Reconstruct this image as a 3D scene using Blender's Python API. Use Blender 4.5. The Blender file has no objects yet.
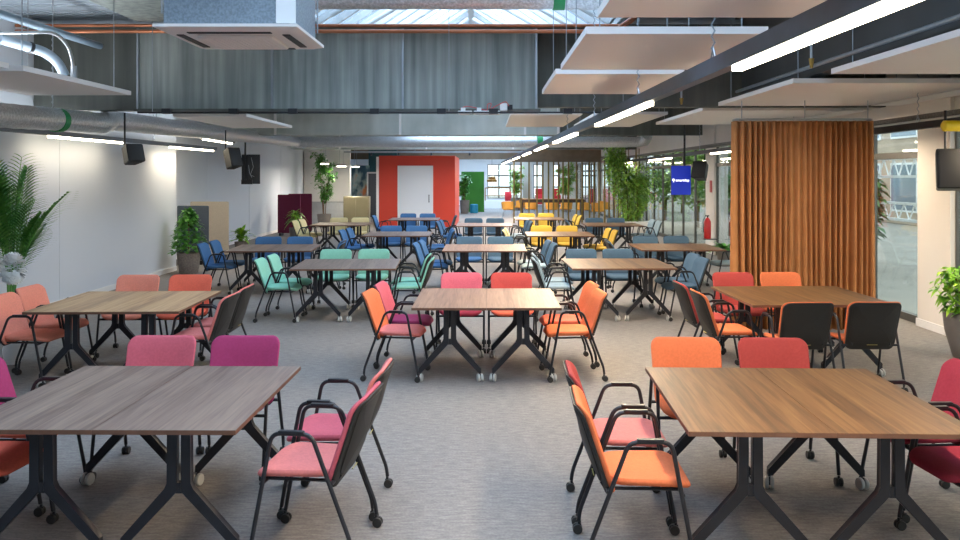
import bpy, math, random
from mathutils import Vector, Matrix
R = random.Random(7)
PI = math.pi
col = bpy.context.scene.collection
sc = bpy.context.scene
CX, CY, F, HC = 486.0, 176.0, 860.0, 1.963      # principal point (px), focal length (px), eye height (m)
def at(px, y, h=None, py=None):                   # point seen at column px at depth y
    return ((px - CX) * y / F, y, h if h is not None else HC - (py - CY) * y / F)

# ------------------------------------------------------------------ materials
def srgb(h):
    h = h.lstrip('#')
    c = [int(h[i:i + 2], 16) / 255 for i in (0, 2, 4)]
    return tuple(((v / 12.92) if v <= 0.04045 else ((v + 0.055) / 1.055) ** 2.4) for v in c) + (1,)
MATS = {}
def newmat(name):
    m = bpy.data.materials.new(name); m.use_nodes = True
    nt = m.node_tree; nt.nodes.clear()
    o = nt.nodes.new('ShaderNodeOutputMaterial'); b = nt.nodes.new('ShaderNodeBsdfPrincipled')
    nt.links.new(b.outputs[0], o.inputs[0])
    return m, nt, b, o
def nd(nt, t, **kw):
    n = nt.nodes.new(t)
    for k, v in kw.items(): setattr(n, k, v)
    return n
def noisecol(nt, b, c1, c2, scale=(5, 5, 5), detail=3, lo=.35, hi=.65, coord='Object', rnd=False):
    tc = nd(nt, 'ShaderNodeTexCoord'); mp = nd(nt, 'ShaderNodeMapping'); mp.inputs['Scale'].default_value = scale
    no = nd(nt, 'ShaderNodeTexNoise'); no.inputs['Scale'].default_value = 1; no.inputs['Detail'].default_value = detail
    cr = nd(nt, 'ShaderNodeValToRGB'); cr.color_ramp.elements[0].position = lo; cr.color_ramp.elements[1].position = hi
    cr.color_ramp.elements[0].color = c1; cr.color_ramp.elements[1].color = c2
    L = nt.links
    L.new(tc.outputs[coord], mp.inputs[0]); L.new(mp.outputs[0], no.inputs['Vector']); L.new(no.outputs[0], cr.inputs[0])
    L.new(cr.outputs[0], b.inputs['Base Color'])
    return tc, mp, no, cr
def plain(name, hexc, rough=.5, metal=0, var=.06, scale=8, bump=0, bscale=200, spec=None):
    if name in MATS: return MATS[name]
    m, nt, b, o = newmat(name)
    c = srgb(hexc)
    c1 = tuple(max(0, v * (1 - var)) for v in c[:3]) + (1,); c2 = tuple(min(1, v * (1 + var)) for v in c[:3]) + (1,)
    tc, mp, no, cr = noisecol(nt, b, c1, c2, (scale,) * 3)
    b.inputs['Roughness'].default_value = rough; b.inputs['Metallic'].default_value = metal
    if spec is not None: b.inputs['Specular IOR Level'].default_value = spec
    if bump:
        n2 = nd(nt, 'ShaderNodeTexNoise'); n2.inputs['Scale'].default_value = bscale
        bp = nd(nt, 'ShaderNodeBump'); bp.inputs['Strength'].default_value = bump; bp.inputs['Distance'].default_value = .002
        nt.links.new(tc.outputs['Object'], n2.inputs['Vector']); nt.links.new(n2.outputs[0], bp.inputs['Height'])
        nt.links.new(bp.outputs[0], b.inputs['Normal'])
    MATS[name] = m
    return m
def fabric(name, hexc): return plain('fabric_' + name, hexc, rough=.9, var=.05, scale=60, bump=.35, bscale=700, spec=.2)
def emit(name, hexc, s):
    m, nt, b, o = newmat(name)
    b.inputs['Base Color'].default_value = srgb(hexc); b.inputs['Emission Color'].default_value = srgb(hexc)
    b.inputs['Emission Strength'].default_value = s
    return m
def streaky(name, c1, c2, sx=9, sz=.5, rough=.45, metal=.25, lo=.3, hi=.7):
    m, nt, b, o = newmat(name)
    tc, mp, no, cr = noisecol(nt, b, srgb(c1), srgb(c2), (sx, sx, sz), 6, lo, hi, 'Generated' if False else 'Object')
    n2 = nd(nt, 'ShaderNodeTexNoise'); n2.inputs['Scale'].default_value = 1.1; n2.inputs['Detail'].default_value = 4
    mx = nd(nt, 'ShaderNodeMix', data_type='RGBA', blend_type='MULTIPLY'); mx.inputs[0].default_value = .8
    r2 = nd(nt, 'ShaderNodeValToRGB'); r2.color_ramp.elements[0].position = .35; r2.color_ramp.elements[1].position = .65
    r2.color_ramp.elements[0].color = (.72, .74, .73, 1); r2.color_ramp.elements[1].color = (1, 1, 1, 1)
    L = nt.links
    L.new(tc.outputs['Object'], n2.inputs['Vector']); L.new(n2.outputs[0], r2.inputs[0])
    L.new(cr.outputs[0], mx.inputs[6]); L.new(r2.outputs[0], mx.inputs[7]); L.new(mx.outputs[2], b.inputs['Base Color'])
    b.inputs['Roughness'].default_value = rough; b.inputs['Metallic'].default_value = metal
    return m
def wood(name, dark, mid, light, plank=.116, rough=.46, axis='X'):
    m, nt, b, o = newmat(name); L = nt.links
    tc = nd(nt, 'ShaderNodeTexCoord'); oi = nd(nt, 'ShaderNodeObjectInfo')
    sep = nd(nt, 'ShaderNodeSeparateXYZ'); L.new(tc.outputs['Object'], sep.inputs[0])
    a = 'X' if axis == 'X' else 'Y'; bb = 'Y' if axis == 'X' else 'X'
    dv = nd(nt, 'ShaderNodeMath', operation='DIVIDE'); L.new(sep.outputs[a], dv.inputs[0]); dv.inputs[1].default_value = plank
    ad = nd(nt, 'ShaderNodeMath', operation='ADD'); L.new(dv.outputs[0], ad.inputs[0]); ad.inputs[1].default_value = .5
    fl = nd(nt, 'ShaderNodeMath', operation='FLOOR'); L.new(ad.outputs[0], fl.inputs[0])
    rs = nd(nt, 'ShaderNodeMath', operation='MULTIPLY'); L.new(oi.outputs['Random'], rs.inputs[0]); rs.inputs[1].default_value = 37
    a2 = nd(nt, 'ShaderNodeMath', operation='ADD'); L.new(fl.outputs[0], a2.inputs[0]); L.new(rs.outputs[0], a2.inputs[1])
    wn = nd(nt, 'ShaderNodeTexWhiteNoise', noise_dimensions='1D'); L.new(a2.outputs[0], wn.inputs['W'])
    # grain: long streaks, shifted per plank
    cmb = nd(nt, 'ShaderNodeCombineXYZ')
    gx = nd(nt, 'ShaderNodeMath', operation='MULTIPLY'); L.new(sep.outputs[a], gx.inputs[0]); gx.inputs[1].default_value = 34
    gy = nd(nt, 'ShaderNodeMath', operation='MULTIPLY'); L.new(sep.outputs[bb], gy.inputs[0]); gy.inputs[1].default_value = 1.5
    gz = nd(nt, 'ShaderNodeMath', operation='MULTIPLY'); L.new(wn.outputs[0], gz.inputs[0]); gz.inputs[1].default_value = 50
    L.new(gx.outputs[0], cmb.inputs[0]); L.new(gy.outputs[0], cmb.inputs[1]); L.new(gz.outputs[0], cmb.inputs[2])
    no = nd(nt, 'ShaderNodeTexNoise'); no.inputs['Scale'].default_value = 1; no.inputs['Detail'].default_value = 5; no.inputs['Distortion'].default_value = .9
    L.new(cmb.outputs[0], no.inputs['Vector'])
    m1 = nd(nt, 'ShaderNodeMath', operation='MULTIPLY'); L.new(wn.outputs[0], m1.inputs[0]); m1.inputs[1].default_value = .2
    m2 = nd(nt, 'ShaderNodeMath', operation='MULTIPLY_ADD'); L.new(no.outputs[0], m2.inputs[0]); m2.inputs[1].default_value = .75; L.new(m1.outputs[0], m2.inputs[2])
    cr = nd(nt, 'ShaderNodeValToRGB'); e = cr.color_ramp.elements
    e[0].position = .3; e[0].color = srgb(dark); e[1].position = .78; e[1].color = srgb(light)
    k = e.new(.48); k.color = srgb(mid)
    L.new(m2.outputs[0], cr.inputs[0]); L.new(cr.outputs[0], b.inputs['Base Color'])
    b.inputs['Roughness'].default_value = rough
    return m
def carpet():
    m, nt, b, o = newmat('carpet'); L = nt.links
    tc, mp, no, cr = noisecol(nt, b, srgb('#7e7875'), srgb('#958f89'), (11, 42, 1), 4, .34, .74)
    n2 = nd(nt, 'ShaderNodeTexNoise'); n2.inputs['Scale'].default_value = 60; n2.inputs['Detail'].default_value = 2
    L.new(tc.outputs['Object'], n2.inputs['Vector'])
    r2 = nd(nt, 'ShaderNodeValToRGB'); r2.color_ramp.elements[0].color = (.85, .85, .85, 1); r2.color_ramp.elements[1].color = (1.08, 1.08, 1.08, 1)
    r2.color_ramp.elements[0].position = .3; r2.color_ramp.elements[1].position = .7
    L.new(n2.outputs[0], r2.inputs[0])
    mx = nd(nt, 'ShaderNodeMix', data_type='RGBA', blend_type='MULTIPLY'); mx.inputs[0].default_value = 1
    L.new(cr.outputs[0], mx.inputs[6]); L.new(r2.outputs[0], mx.inputs[7]); L.new(mx.outputs[2], b.inputs['Base Color'])
    bp = nd(nt, 'ShaderNodeBump'); bp.inputs['Strength'].default_value = .4; bp.inputs['Distance'].default_value = .004
    L.new(n2.outputs[0], bp.inputs['Height']); L.new(bp.outputs[0], b.inputs['Normal'])
    b.inputs['Roughness'].default_value = .92; b.inputs['Specular IOR Level'].default_value = .15
    return m
def glass(name='window_glass', tint='#e8f0f0', gl=.12):
    m = bpy.data.materials.new(name); m.use_nodes = True; nt = m.node_tree; nt.nodes.clear(); L = nt.links
    o = nd(nt, 'ShaderNodeOutputMaterial'); t = nd(nt, 'ShaderNodeBsdfTransparent'); g = nd(nt, 'ShaderNodeBsdfGlossy'); mx = nd(nt, 'ShaderNodeMixShader')
    lw0 = nd(nt, 'ShaderNodeLayerWeight'); pw = nd(nt, 'ShaderNodeMath', operation='POWER'); pw.inputs[1].default_value = 4; L.new(lw0.outputs['Facing'], pw.inputs[0])
    lw = nd(nt, 'ShaderNodeMath', operation='MULTIPLY_ADD'); lw.inputs[1].default_value = .75; lw.inputs[2].default_value = .045; L.new(pw.outputs[0], lw.inputs[0])
    t.inputs[0].default_value = srgb(tint); g.inputs['Roughness'].default_value = .03
    L.new(lw.outputs[0], mx.inputs[0]); L.new(t.outputs[0], mx.inputs[1]); L.new(g.outputs[0], mx.inputs[2]); L.new(mx.outputs[0], o.inputs[0])
    return m
def leafmat(name, c1, c2):
    m, nt, b, o = newmat(name)
    noisecol(nt, b, srgb(c1), srgb(c2), (9, 9, 9), 2, .35, .65)
    b.inputs['Roughness'].default_value = .45
    return m

M = dict(
    black=plain('black_powder_coat', '#26262a', .42, .2), shell=plain('charcoal_plastic', '#262320', .55, 0, .05),
    rubber=plain('dark_rubber', '#2a2826', .6), grey_wheel=plain('grey_caster_wheel', '#b9b9b4', .4),
    dark_leg=plain('graphite_leg_metal', '#24252a', .42, .2), slot=plain('lime_slot', '#a99b50', .5),
    edge=plain('table_edge', '#6b4a38', .5, 0, .1, 20), carpet=carpet(),
    wall=plain('pale_blue_grey_wall_paint', '#cdd3db', .7, 0, .015, .7), white=plain('white_paint', '#e6e4e2', .5, 0, .01, 1),
    cream=plain('cream_pillar_paint', '#e2dbd2', .6, 0, .02, 1),
    deck=plain('painted_steel_deck', '#b3bec8', .55, .1, .08, 1.5), dark_deck=plain('dark_deck', '#4a4742', .7, 0, .1, 1),
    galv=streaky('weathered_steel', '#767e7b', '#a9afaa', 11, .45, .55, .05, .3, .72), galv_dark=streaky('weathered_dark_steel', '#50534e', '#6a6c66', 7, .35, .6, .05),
    galv_white=streaky('painted_beam', '#b3b8b2', '#c9cdc7', 3, .4, .6, 0), duct=plain('galvanised_duct', '#c9cacc', .36, .45, .22, 40),
    zinc=plain('zinc', '#a6abb0', .35, .8), copper=plain('copper', '#c07a58', .32, .75, .12, 3), green=plain('green_tape', '#1f8a4c', .5),
    raft=plain('white_acoustic_board', '#e2dcd8', .55, 0, .01, 1), ac=plain('ac_plastic', '#e4dcd6', .4, 0, .01), ac_dark=plain('ac_slot', '#2b2a2c', .6),
    track=plain('track_housing', '#5c6470', .4, .4), track_dark=plain('dark_track', '#34363a', .45, .3), beam_dark=plain('dark_painted_beam', '#454442', .6, .1, .12, 2),
    led=emit('led_tube', '#fff0d2', 9.0), red=plain('red_panel', '#cc3d28', .5, 0, .03, .6), door=plain('white_door', '#dfe1e4', .5, 0, .01, 1),
    handle=plain('steel_handle', '#6a6a6c', .3, .9), curtain=plain('rust_curtain', '#b47c4e', .85, 0, .07, 5, .2, 900, .15),
    frame=plain('window_frame', '#57554f', .45, .3), glass=glass(), pot=plain('stone_pot', '#857a72', .8, 0, .2, 40, .4, 60), pot_grey=plain('grey_pot', '#6e6965', .55, 0, .08, 6),
    soil=plain('soil', '#3a2a1f', .95, 0, .2, 40), bark=plain('bark', '#6a5138', .85, 0, .2, 20), bamboo=plain('bamboo_slat', '#7c6a33', .6, 0, .15, 6),
    palm=leafmat('palm_leaf', '#4a8a3c', '#7fb95a'), fic=leafmat('ficus_leaf', '#3d7a2e', '#6aae44'), bright=leafmat('bright_leaf', '#5a9a26', '#9fc83c'),
    dkleaf=leafmat('dark_leaf', '#3c6a33', '#6d9a50'), vine=leafmat('vine_leaf', '#669f38', '#bcd864'), flower=plain('white_petal', '#f2f4f2', .7),
    slate_panel=fabric('slate_screen', '#4b5560'), beige_panel=fabric('beige_screen', '#c2b6a4'), wine_panel=fabric('wine_screen', '#6b2a41'),
    speaker=plain('speaker_black', '#151515', .5), yellow=plain('yellow_plastic', '#e0c21a', .5), bluescreen=emit('blue_screen', '#1b2fa6', .35),
    lettering=emit('white_lettering', '#ffffff', 1.0), green_wall=plain('green_wall_paint', '#3f8a30', .7, 0, .08, 2), teal=plain('teal_stool', '#1683a6', .6),
    orange_seat=fabric('cafe_orange', '#cf9444'), locker=plain('bronze_cabinet', '#8a8368', .35, .5, .1, 1), teal_wall=plain('teal_paint', '#17474b', .7),
    redext=plain('extinguisher_red', '#c3181c', .3), pave=plain('paving', '#a9a59c', .85, 0, .08, 1), brick=plain('facade_render', '#b9a893', .8, 0, .1, .8),
    clad=plain('timber_cladding', '#6e604e', .7, 0, .12, 3),
    roof_glass=glass('tinted_roof_glass', '#8499ad'),
    redcush=fabric('red_cushion', '#cf3a40'), timber=wood('light_timber', '#6a4a2c', '#9a7348', '#c79a62', .2), darktimber=plain('dark_timber', '#3b2c22', .5, 0, .15, 4),
    truss=plain('white_truss', '#eef0f0', .5), facglass=plain('facade_glass', '#8496a4', .15, .3), pendant=wood('pendant_wood', '#7a5424', '#b98a3c', '#dab468', .05),
)
WOODS = {'tan': wood('pale_oak_laminate', '#8a674b', '#ae8862', '#c9a57c'), 'grey': wood('walnut_laminate_cool', '#5c4a42', '#77645b', '#94806f'), 'warm': wood('walnut_laminate_warm', '#4c3520', '#6a4b2e', '#876941'),  # one walnut; cool glare and warm light put into its tints
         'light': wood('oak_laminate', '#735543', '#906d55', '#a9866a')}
C = {k: fabric(k, v) for k, v in dict(peach='#ee927a', coral='#e66c54', orange='#d6734a', red='#a64440', crimson='#9a3546', magenta='#a03a62',
     pink='#c8606c', salmon='#dc7c74', mint='#8ec8b0', blue='#456b94', slate='#4d6578', pale='#98abb2', yellow='#b4963f', cream='#e8d8a4').items()}

# ------------------------------------------------------------------ mesh builder
class MB:
    def __init__(s): s.v = []; s.f = []; s.m = []; s.mi = 0
    def add(s, vs, fs, T=None):
        n = len(s.v)
        s.v += [tuple(T @ Vector(p)) if T else tuple(p) for p in vs]
        s.f += [tuple(i + n for i in f) for f in fs]; s.m += [s.mi] * len(fs)
        return s
    def box(s, x0, x1, y0, y1, z0, z1, T=None, bev=0):
        if bev:
            return s.prism(rrect(x1 - x0, y1 - y0, bev, 2, ((x0 + x1) / 2, (y0 + y1) / 2)), z0, z1, T, inset=bev * .5)
        vs = [(x, y, z) for z in (z0, z1) for y in (y0, y1) for x in (x0, x1)]
        return s.add(vs, [(0, 2, 3, 1), (4, 5, 7, 6), (0, 1, 5, 4), (2, 6, 7, 3), (0, 4, 6, 2), (1, 3, 7, 5)], T)
    def prism(s, pts, z0, z1, T=None, inset=0):
        n = len(pts); vs = []
        if inset:
            cx = sum(p[0] for p in pts) / n; cy = sum(p[1] for p in pts) / n
            def sh(p):
                d = Vector((p[0] - cx, p[1] - cy)); k = max(0, 1 - inset / max(d.length, 1e-6)); return (cx + d.x * k, cy + d.y * k)
            rings = [([sh(p) for p in pts], z0), (pts, z0 + inset), (pts, z1 - inset), ([sh(p) for p in pts], z1)]
        else: rings = [(pts, z0), (pts, z1)]
        for r, z in rings: vs += [(p[0], p[1], z) for p in r]
        fs = [tuple(range(n))[::-1], tuple(range(n * (len(rings) - 1), n * len(rings)))]
        for k in range(len(rings) - 1):
            for i in range(n):
                j = (i + 1) % n; fs.append((k * n + i, k * n + j, (k + 1) * n + j, (k + 1) * n + i))
        return s.add(vs, fs, T)
    def tube(s, path, r, n=10, T=None, closed_ends=True):
        P = [Vector(p) for p in path]; vs = []; fs = []
        rs = r if isinstance(r, (list, tuple)) else [r] * len(P)
        up = None
        for i, p in enumerate(P):
            t = (P[min(i + 1, len(P) - 1)] - P[max(i - 1, 0)]).normalized()
            if up is None:
                up = Vector((0, 0, 1)) if abs(t.z) < .9 else Vector((1, 0, 0))
            a = t.cross(up).normalized(); b = a.cross(t).normalized(); up = b
            for k in range(n):
                an = 2 * PI * k / n; vs.append(p + (a * math.cos(an) + b * math.sin(an)) * rs[i])
        for i in range(len(P) - 1):
            for k in range(n):
                j = (k + 1) % n; fs.append((i * n + k, i * n + j, (i + 1) * n + j, (i + 1) * n + k))
        if closed_ends: fs += [tuple(range(n))[::-1], tuple(range((len(P) - 1) * n, len(P) * n))]
        return s.add(vs, fs, T)
    def lathe(s, prof, n=24, T=None, cap=True):
        vs = []; fs = []
        for r, z in prof:
            for k in range(n): a = 2 * PI * k / n; vs.append((r * math.cos(a), r * math.sin(a), z))
        for i in range(len(prof) - 1):
            for k in range(n):
                j = (k + 1) % n; fs.append((i * n + k, i * n + j, (i + 1) * n + j, (i + 1) * n + k))
        if cap: fs += [tuple(range(n))[::-1], tuple(range((len(prof) - 1) * n, len(prof) * n))]
        return s.add(vs, fs, T)
    def leaf(s, p, d, L, w, droop=.3, segs=3):
        p = Vector(p); d = Vector(d).normalized()
        side = d.cross(Vector((0, 0, 1)));
        if side.length < .1: side = Vector((1, 0, 0))
        side.normalize(); n0 = len(s.v)
        ws = [.35, 1, .75, 0][-(segs + 1):] if segs == 3 else [.5, 1, 0]
        for i in range(segs + 1):
            t = i / segs; c = p + d * L * t + Vector((0, 0, -droop * L * t * t)); ww = w * ws[i] / 2
            s.v.append(tuple(c - side * ww)); s.v.append(tuple(c + side * ww + Vector((0, 0, .15 * ww))))
        for i in range(segs):
            s.f.append((n0 + 2 * i, n0 + 2 * i + 1, n0 + 2 * i + 3, n0 + 2 * i + 2)); s.m.append(s.mi)
    def build(s, name, mats, parent=None, smooth=True, ang=.7, **tags):
        me = bpy.data.meshes.new(name); me.from_pydata(s.v, [], s.f); me.validate()
        if not isinstance(mats, (list, tuple)): mats = [mats]
        for m in mats: me.materials.append(m)
        if len(mats) > 1 and len(me.polygons) == len(s.m):
            me.polygons.foreach_set('material_index', s.m)
        import bmesh
        bm = bmesh.new(); bm.from_mesh(me); bmesh.ops.recalc_face_normals(bm, faces=bm.faces) if name not in ('foliage', 'leaves') else None
        bm.to_mesh(me); bm.free()
        if smooth: me.shade_smooth(); me.set_sharp_from_angle(angle=ang)
        me.update()
        o = bpy.data.objects.new(name, me); col.objects.link(o)
        if parent: o.parent = parent
        for k, v in tags.items():
            if v is not None: o[k] = v
        return o
def rrect(w, h, r, seg=5, c=(0, 0)):
    pts = []
    for (sx, sy, a0) in ((1, 1, 0), (-1, 1, PI / 2), (-1, -1, PI), (1, -1, 3 * PI / 2)):
        for k in range(seg + 1):
            a = a0 + (PI / 2) * k / seg
            pts.append((c[0] + sx * (w / 2 - r) + r * math.cos(a), c[1] + sy * (h / 2 - r) + r * math.sin(a)))
    return pts
def pad(mb, w, h, t, r, deform, edge=None, seg=5):
    """rounded-rectangular cushion in (u, v), thickness n; deform maps (u,v,n)->xyz"""
    e = edge or t * .45
    layers = [(e * 1.6 + .16, 0), (e * 1.6 + .08, 0), (e * 1.3, 0), (e * .45, .12), (0, .4), (0, .6), (e * .45, .88), (e * 1.3, 1), (e * 1.6 + .08, 1), (e * 1.6 + .16, 1)]
    vs = []; n = 4 * (seg + 1)
    for ins, nn in layers:
        ww = w - 2 * ins; hh = h - 2 * ins; rr = max(r - ins, .004)
        rr = min(rr, ww / 2 - .001, hh / 2 - .001)
        vs += [deform(u, v, (nn - .5) * t) for u, v in rrect(ww, hh, rr, seg)]
    fs = [tuple(range(n))[::-1], tuple(range(n * (len(layers) - 1), n * len(layers)))]
    for k in range(len(layers) - 1):
        for i in range(n):
            j = (i + 1) % n; fs.append((k * n + i, k * n + j, (k + 1) * n + j, (k + 1) * n + i))
    mb.add(vs, fs)
def bend(path, r=.05, seg=4):
    """round the corners of a polyline"""
    P = [Vector(p) for p in path]; out = [P[0]]
    for i in range(1, len(P) - 1):
        a, b, c = P[i - 1], P[i], P[i + 1]; d1 = (a - b).normalized(); d2 = (c - b).normalized()
        rr = min(r, (a - b).length * .45, (c - b).length * .45)
        p0 = b + d1 * rr; p2 = b + d2 * rr
        for k in range(seg + 1):
            t = k / seg; out.append(p0 * (1 - t) ** 2 + b * 2 * t * (1 - t) + p2 * t * t)
    out.append(P[-1]); return out
def empty(name, loc, rz=0, **tags):
    o = bpy.data.objects.new(name, None); col.objects.link(o); o.location = loc; o.rotation_euler = (0, 0, rz); o.empty_display_size = .1
    for k, v in tags.items():
        if v is not None: o[k] = v
    return o
KIDS = {}
def reg(o, parent): KIDS.setdefault(parent.name, []).append(o); return o
def dup(root, loc, rz, **tags):
    r = root.copy(); col.objects.link(r); r.location = loc; r.rotation_euler = (0, 0, rz)
    for k, v in tags.items(): r[k] = v
    for ch in root.children:
        c = ch.copy(); col.objects.link(c); c.parent = r
        for g in ch.children:
            d = g.copy(); col.objects.link(d); d.parent = c
    return r
def recolor(o, m, i=0):
    o.material_slots[i].link = 'OBJECT'; o.material_slots[i].material = m

# ------------------------------------------------------------------ chair prototype (faces +Y, origin on the floor under the seat)
def caster_mesh(r, w, name, m):
    mb = MB()
    T = Matrix.Rotation(PI / 2, 4, 'Y')
    for sx in (-1, 1):
        mb.mi = 0
        mb.lathe([(r * .5, -w / 2), (r * .92, -w / 2), (r, -w * .3), (r, w * .3), (r * .92, w / 2), (r * .5, w / 2)], 14, Matrix.Translation((sx * w * .72, -.006, r)) @ T)
    mb.mi = 1
    mb.box(-w * .22, w * .22, -.02, .014, r * .7, r * 2.0)
    mb.tube([(0, .002, r * 1.7), (0, .002, r * 2.5)], .008, 8)
    return mb
def make_chair():
    t = empty('conference_chair', (0, 0, 0))
    mb = MB()
    def seatdef(u, v, n):
        z = .445 + n + .02 * (abs(u) / .23) ** 2 - .012 * math.cos(v / .22 * 1.2)
        if v > .1: z -= ((v - .1) / .12) ** 2 * .028
        if v < -.14: z += ((-.14 - v) / .09) ** 2 * .01
        return (u * (1 + .06 * v / .2), v + .018, z)
    pad(mb, .465, .435, .042, .11, seatdef)
    mb.build('seat', C['red'], t)
    def backdef(off):
        def f(u, v, n):
            # v: 0 centre, +-.225
            k = (v + .225) / .45
            taper = 1 - .05 * (1 - k)
            y = -.215 - .105 * k + .03 * (1 - k) ** 3 + .8 * (u * u) - off - .012
            if k > .6: y -= (k - .6) ** 2 * .22
            return (u * taper, y + n, .385 + .45 * k + 0)
        return f
    mb = MB(); pad(mb, .486, .446, .03, .062, backdef(-.008)); mb.build('backrest', C['red'], t)
    mb = MB(); pad(mb, .474, .452, .016, .06, lambda u, v, n: backdef(.014)(u, v - .01, n))
    pad(mb, .42, .36, .006, .04, lambda u, v, n: backdef(.014)(u, v + .01, n - .010))
    mb.mi = 1; f_ = backdef(.014); mb.add([f_(u, v, n) for n in (-.016, -.010) for u, v in ((-.05, -.186), (.05, -.186), (.05, -.181), (-.05, -.181))], [(0, 1, 2, 3), (7, 6, 5, 4), (0, 4, 5, 1), (1, 5, 6, 2), (2, 6, 7, 3), (3, 7, 4, 0)])
    mb.build('back_shell', [M['shell'], M['slot']], t)
    cm = caster_mesh(.027, .019, 'caster', None)
    for sx in (-1, 1):
        X = sx * .262
        # armrest bar with soft grip
        mb = MB(); full = bend([(X, -.295, .07), (X, -.287, .13), (X, -.085, .665), (X, .12, .665), (X, .222, .13), (X, .232, .07)], .05, 5)
        # split into rear leg, armrest, front leg at the bends
        r = .0115
        top = [p for p in full if p.z > .6]; rear = [p for p in full if p.z <= .6 and p.y < 0]; fr = [p for p in full if p.z <= .6 and p.y >= 0]
        b0 = Vector((X, -.287, .13)).lerp(Vector((X, -.085, .665)), .88); b1 = Vector((X, .222, .13)).lerp(Vector((X, .12, .665)), .88)
        mb.tube([b0] + top + [b1], r, 10)
        mb.box(X - .015, X + .015, -.05, .085, .668, .681, bev=.007)
        mb.build('armrest', M['black'], t)
        mb = MB(); mb.tube(rear + [b0], r, 10); lg = mb.build('leg', M['black'], t)
        c = cm.build('caster', [M['rubber'], M['black']], lg); c.location = (X, -.295, 0)
        mb = MB(); mb.tube([b1] + fr, r, 10); lg = mb.build('leg', M['black'], t)
        c = c.copy(); col.objects.link(c); c.parent = lg; c.location = (X, .234, 0)
    mb = MB()
    mb.tube([(-.262, -.185, .415), (.262, -.185, .415)], .011, 8); mb.tube([(-.262, .175, .405), (.262, .175, .405)], .011, 8)
    for sx in (-1, 1): mb.tube(bend([(sx * .17, .175, .405), (sx * .17, -.19, .405), (sx * .17, -.215, .44)], .02, 3), .009, 8); 
    mb.build('seat_frame', M['black'], t)
    return t
chair0 = make_chair(); CH_USED = [False]
def place_chair(x, y, rz, back, seat, label, group):
    if not CH_USED[0]:
        o = chair0; CH_USED[0] = True; o.location = (x, y, 0); o.rotation_euler = (0, 0, rz); o['label'] = label; o['category'] = 'chair'; o['group'] = group
    else: o = dup(chair0, (x, y, 0), rz, label=label, category='chair', group=group)
    for ch in o.children:
        if ch.name.startswith('seat') and not ch.name.startswith('seat_frame'): recolor(ch, C[seat])
        elif ch.name.startswith('backrest'): recolor(ch, C[back])
    return o

# ------------------------------------------------------------------ table prototype (long axis along Y, 0.70 x 1.40)
def make_table():
    t = empty('folding_table', (0, 0, 0))
    mb = MB(); w, d = .3494, .7
    mb.mi = 1; mb.box(-w, w, -d, d, .712, .7335)
    mb.mi = 0; mb.box(-w + .0015, w - .0015, -d + .0015, d - .0015, .7335, .735)
    mb.build('tabletop', [WOODS['warm'], M['edge']], t, smooth=False)
    cm = caster_mesh(.038, .022, 'caster', None); cobj = None
    for sy in (-1, 1):
        Y = -.48 if sy < 0 else .61
        mb = MB(); T = Matrix.Translation((0, Y, 0)) @ Matrix.Rotation(PI / 2, 4, 'X')
        for sx in (-1, 1):
            pts = [(sx * .010, .695), (sx * .058, .695), (sx * .058, .41), (sx * .07, .38), (sx * .298, .125), (sx * .298, .085), (sx * .272, .085), (sx * .036, .335), (sx * .010, .365)]
            if sx > 0: pts = pts[::-1]
            mb.prism(pts, -.022, .022, T, inset=.004)
        mb.box(-.02, .02, Y - .018, Y + .018, .355, .41)
        mb.box(-.12, .12, Y - .04, Y + .04, .692, .711)
        lg = mb.build('leg', M['dark_leg'], t, ang=.5)
        for sx in (-1, 1):
            c = cm.build('caster', [M['grey_wheel'], M['black']], lg) if cobj is None else cobj.copy()
            if cobj is None: cobj = c
            else: col.objects.link(c); c.parent = lg
            c.location = (sx * .286, Y, 0); c.rotation_euler = (0, 0, sx * .25)
    mb = MB(); mb.box(-.022, .022, -.46, .59, .655, .69); mb.build('crossbar', M['dark_leg'], t)
    return t
table0 = make_table(); TB_USED = [False]
def place_table(x, y, rz, w, label):
    if not TB_USED[0]:
        o = table0; TB_USED[0] = True; o.location = (x, y, 0); o.rotation_euler = (0, 0, rz); o['label'] = label; o['category'] = 'table'; o['group'] = 'folding tables'
    else: o = dup(table0, (x, y, 0), rz, label=label, category='table', group='folding tables')
    for ch in o.children:
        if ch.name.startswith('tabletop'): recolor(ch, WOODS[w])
    return o

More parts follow.
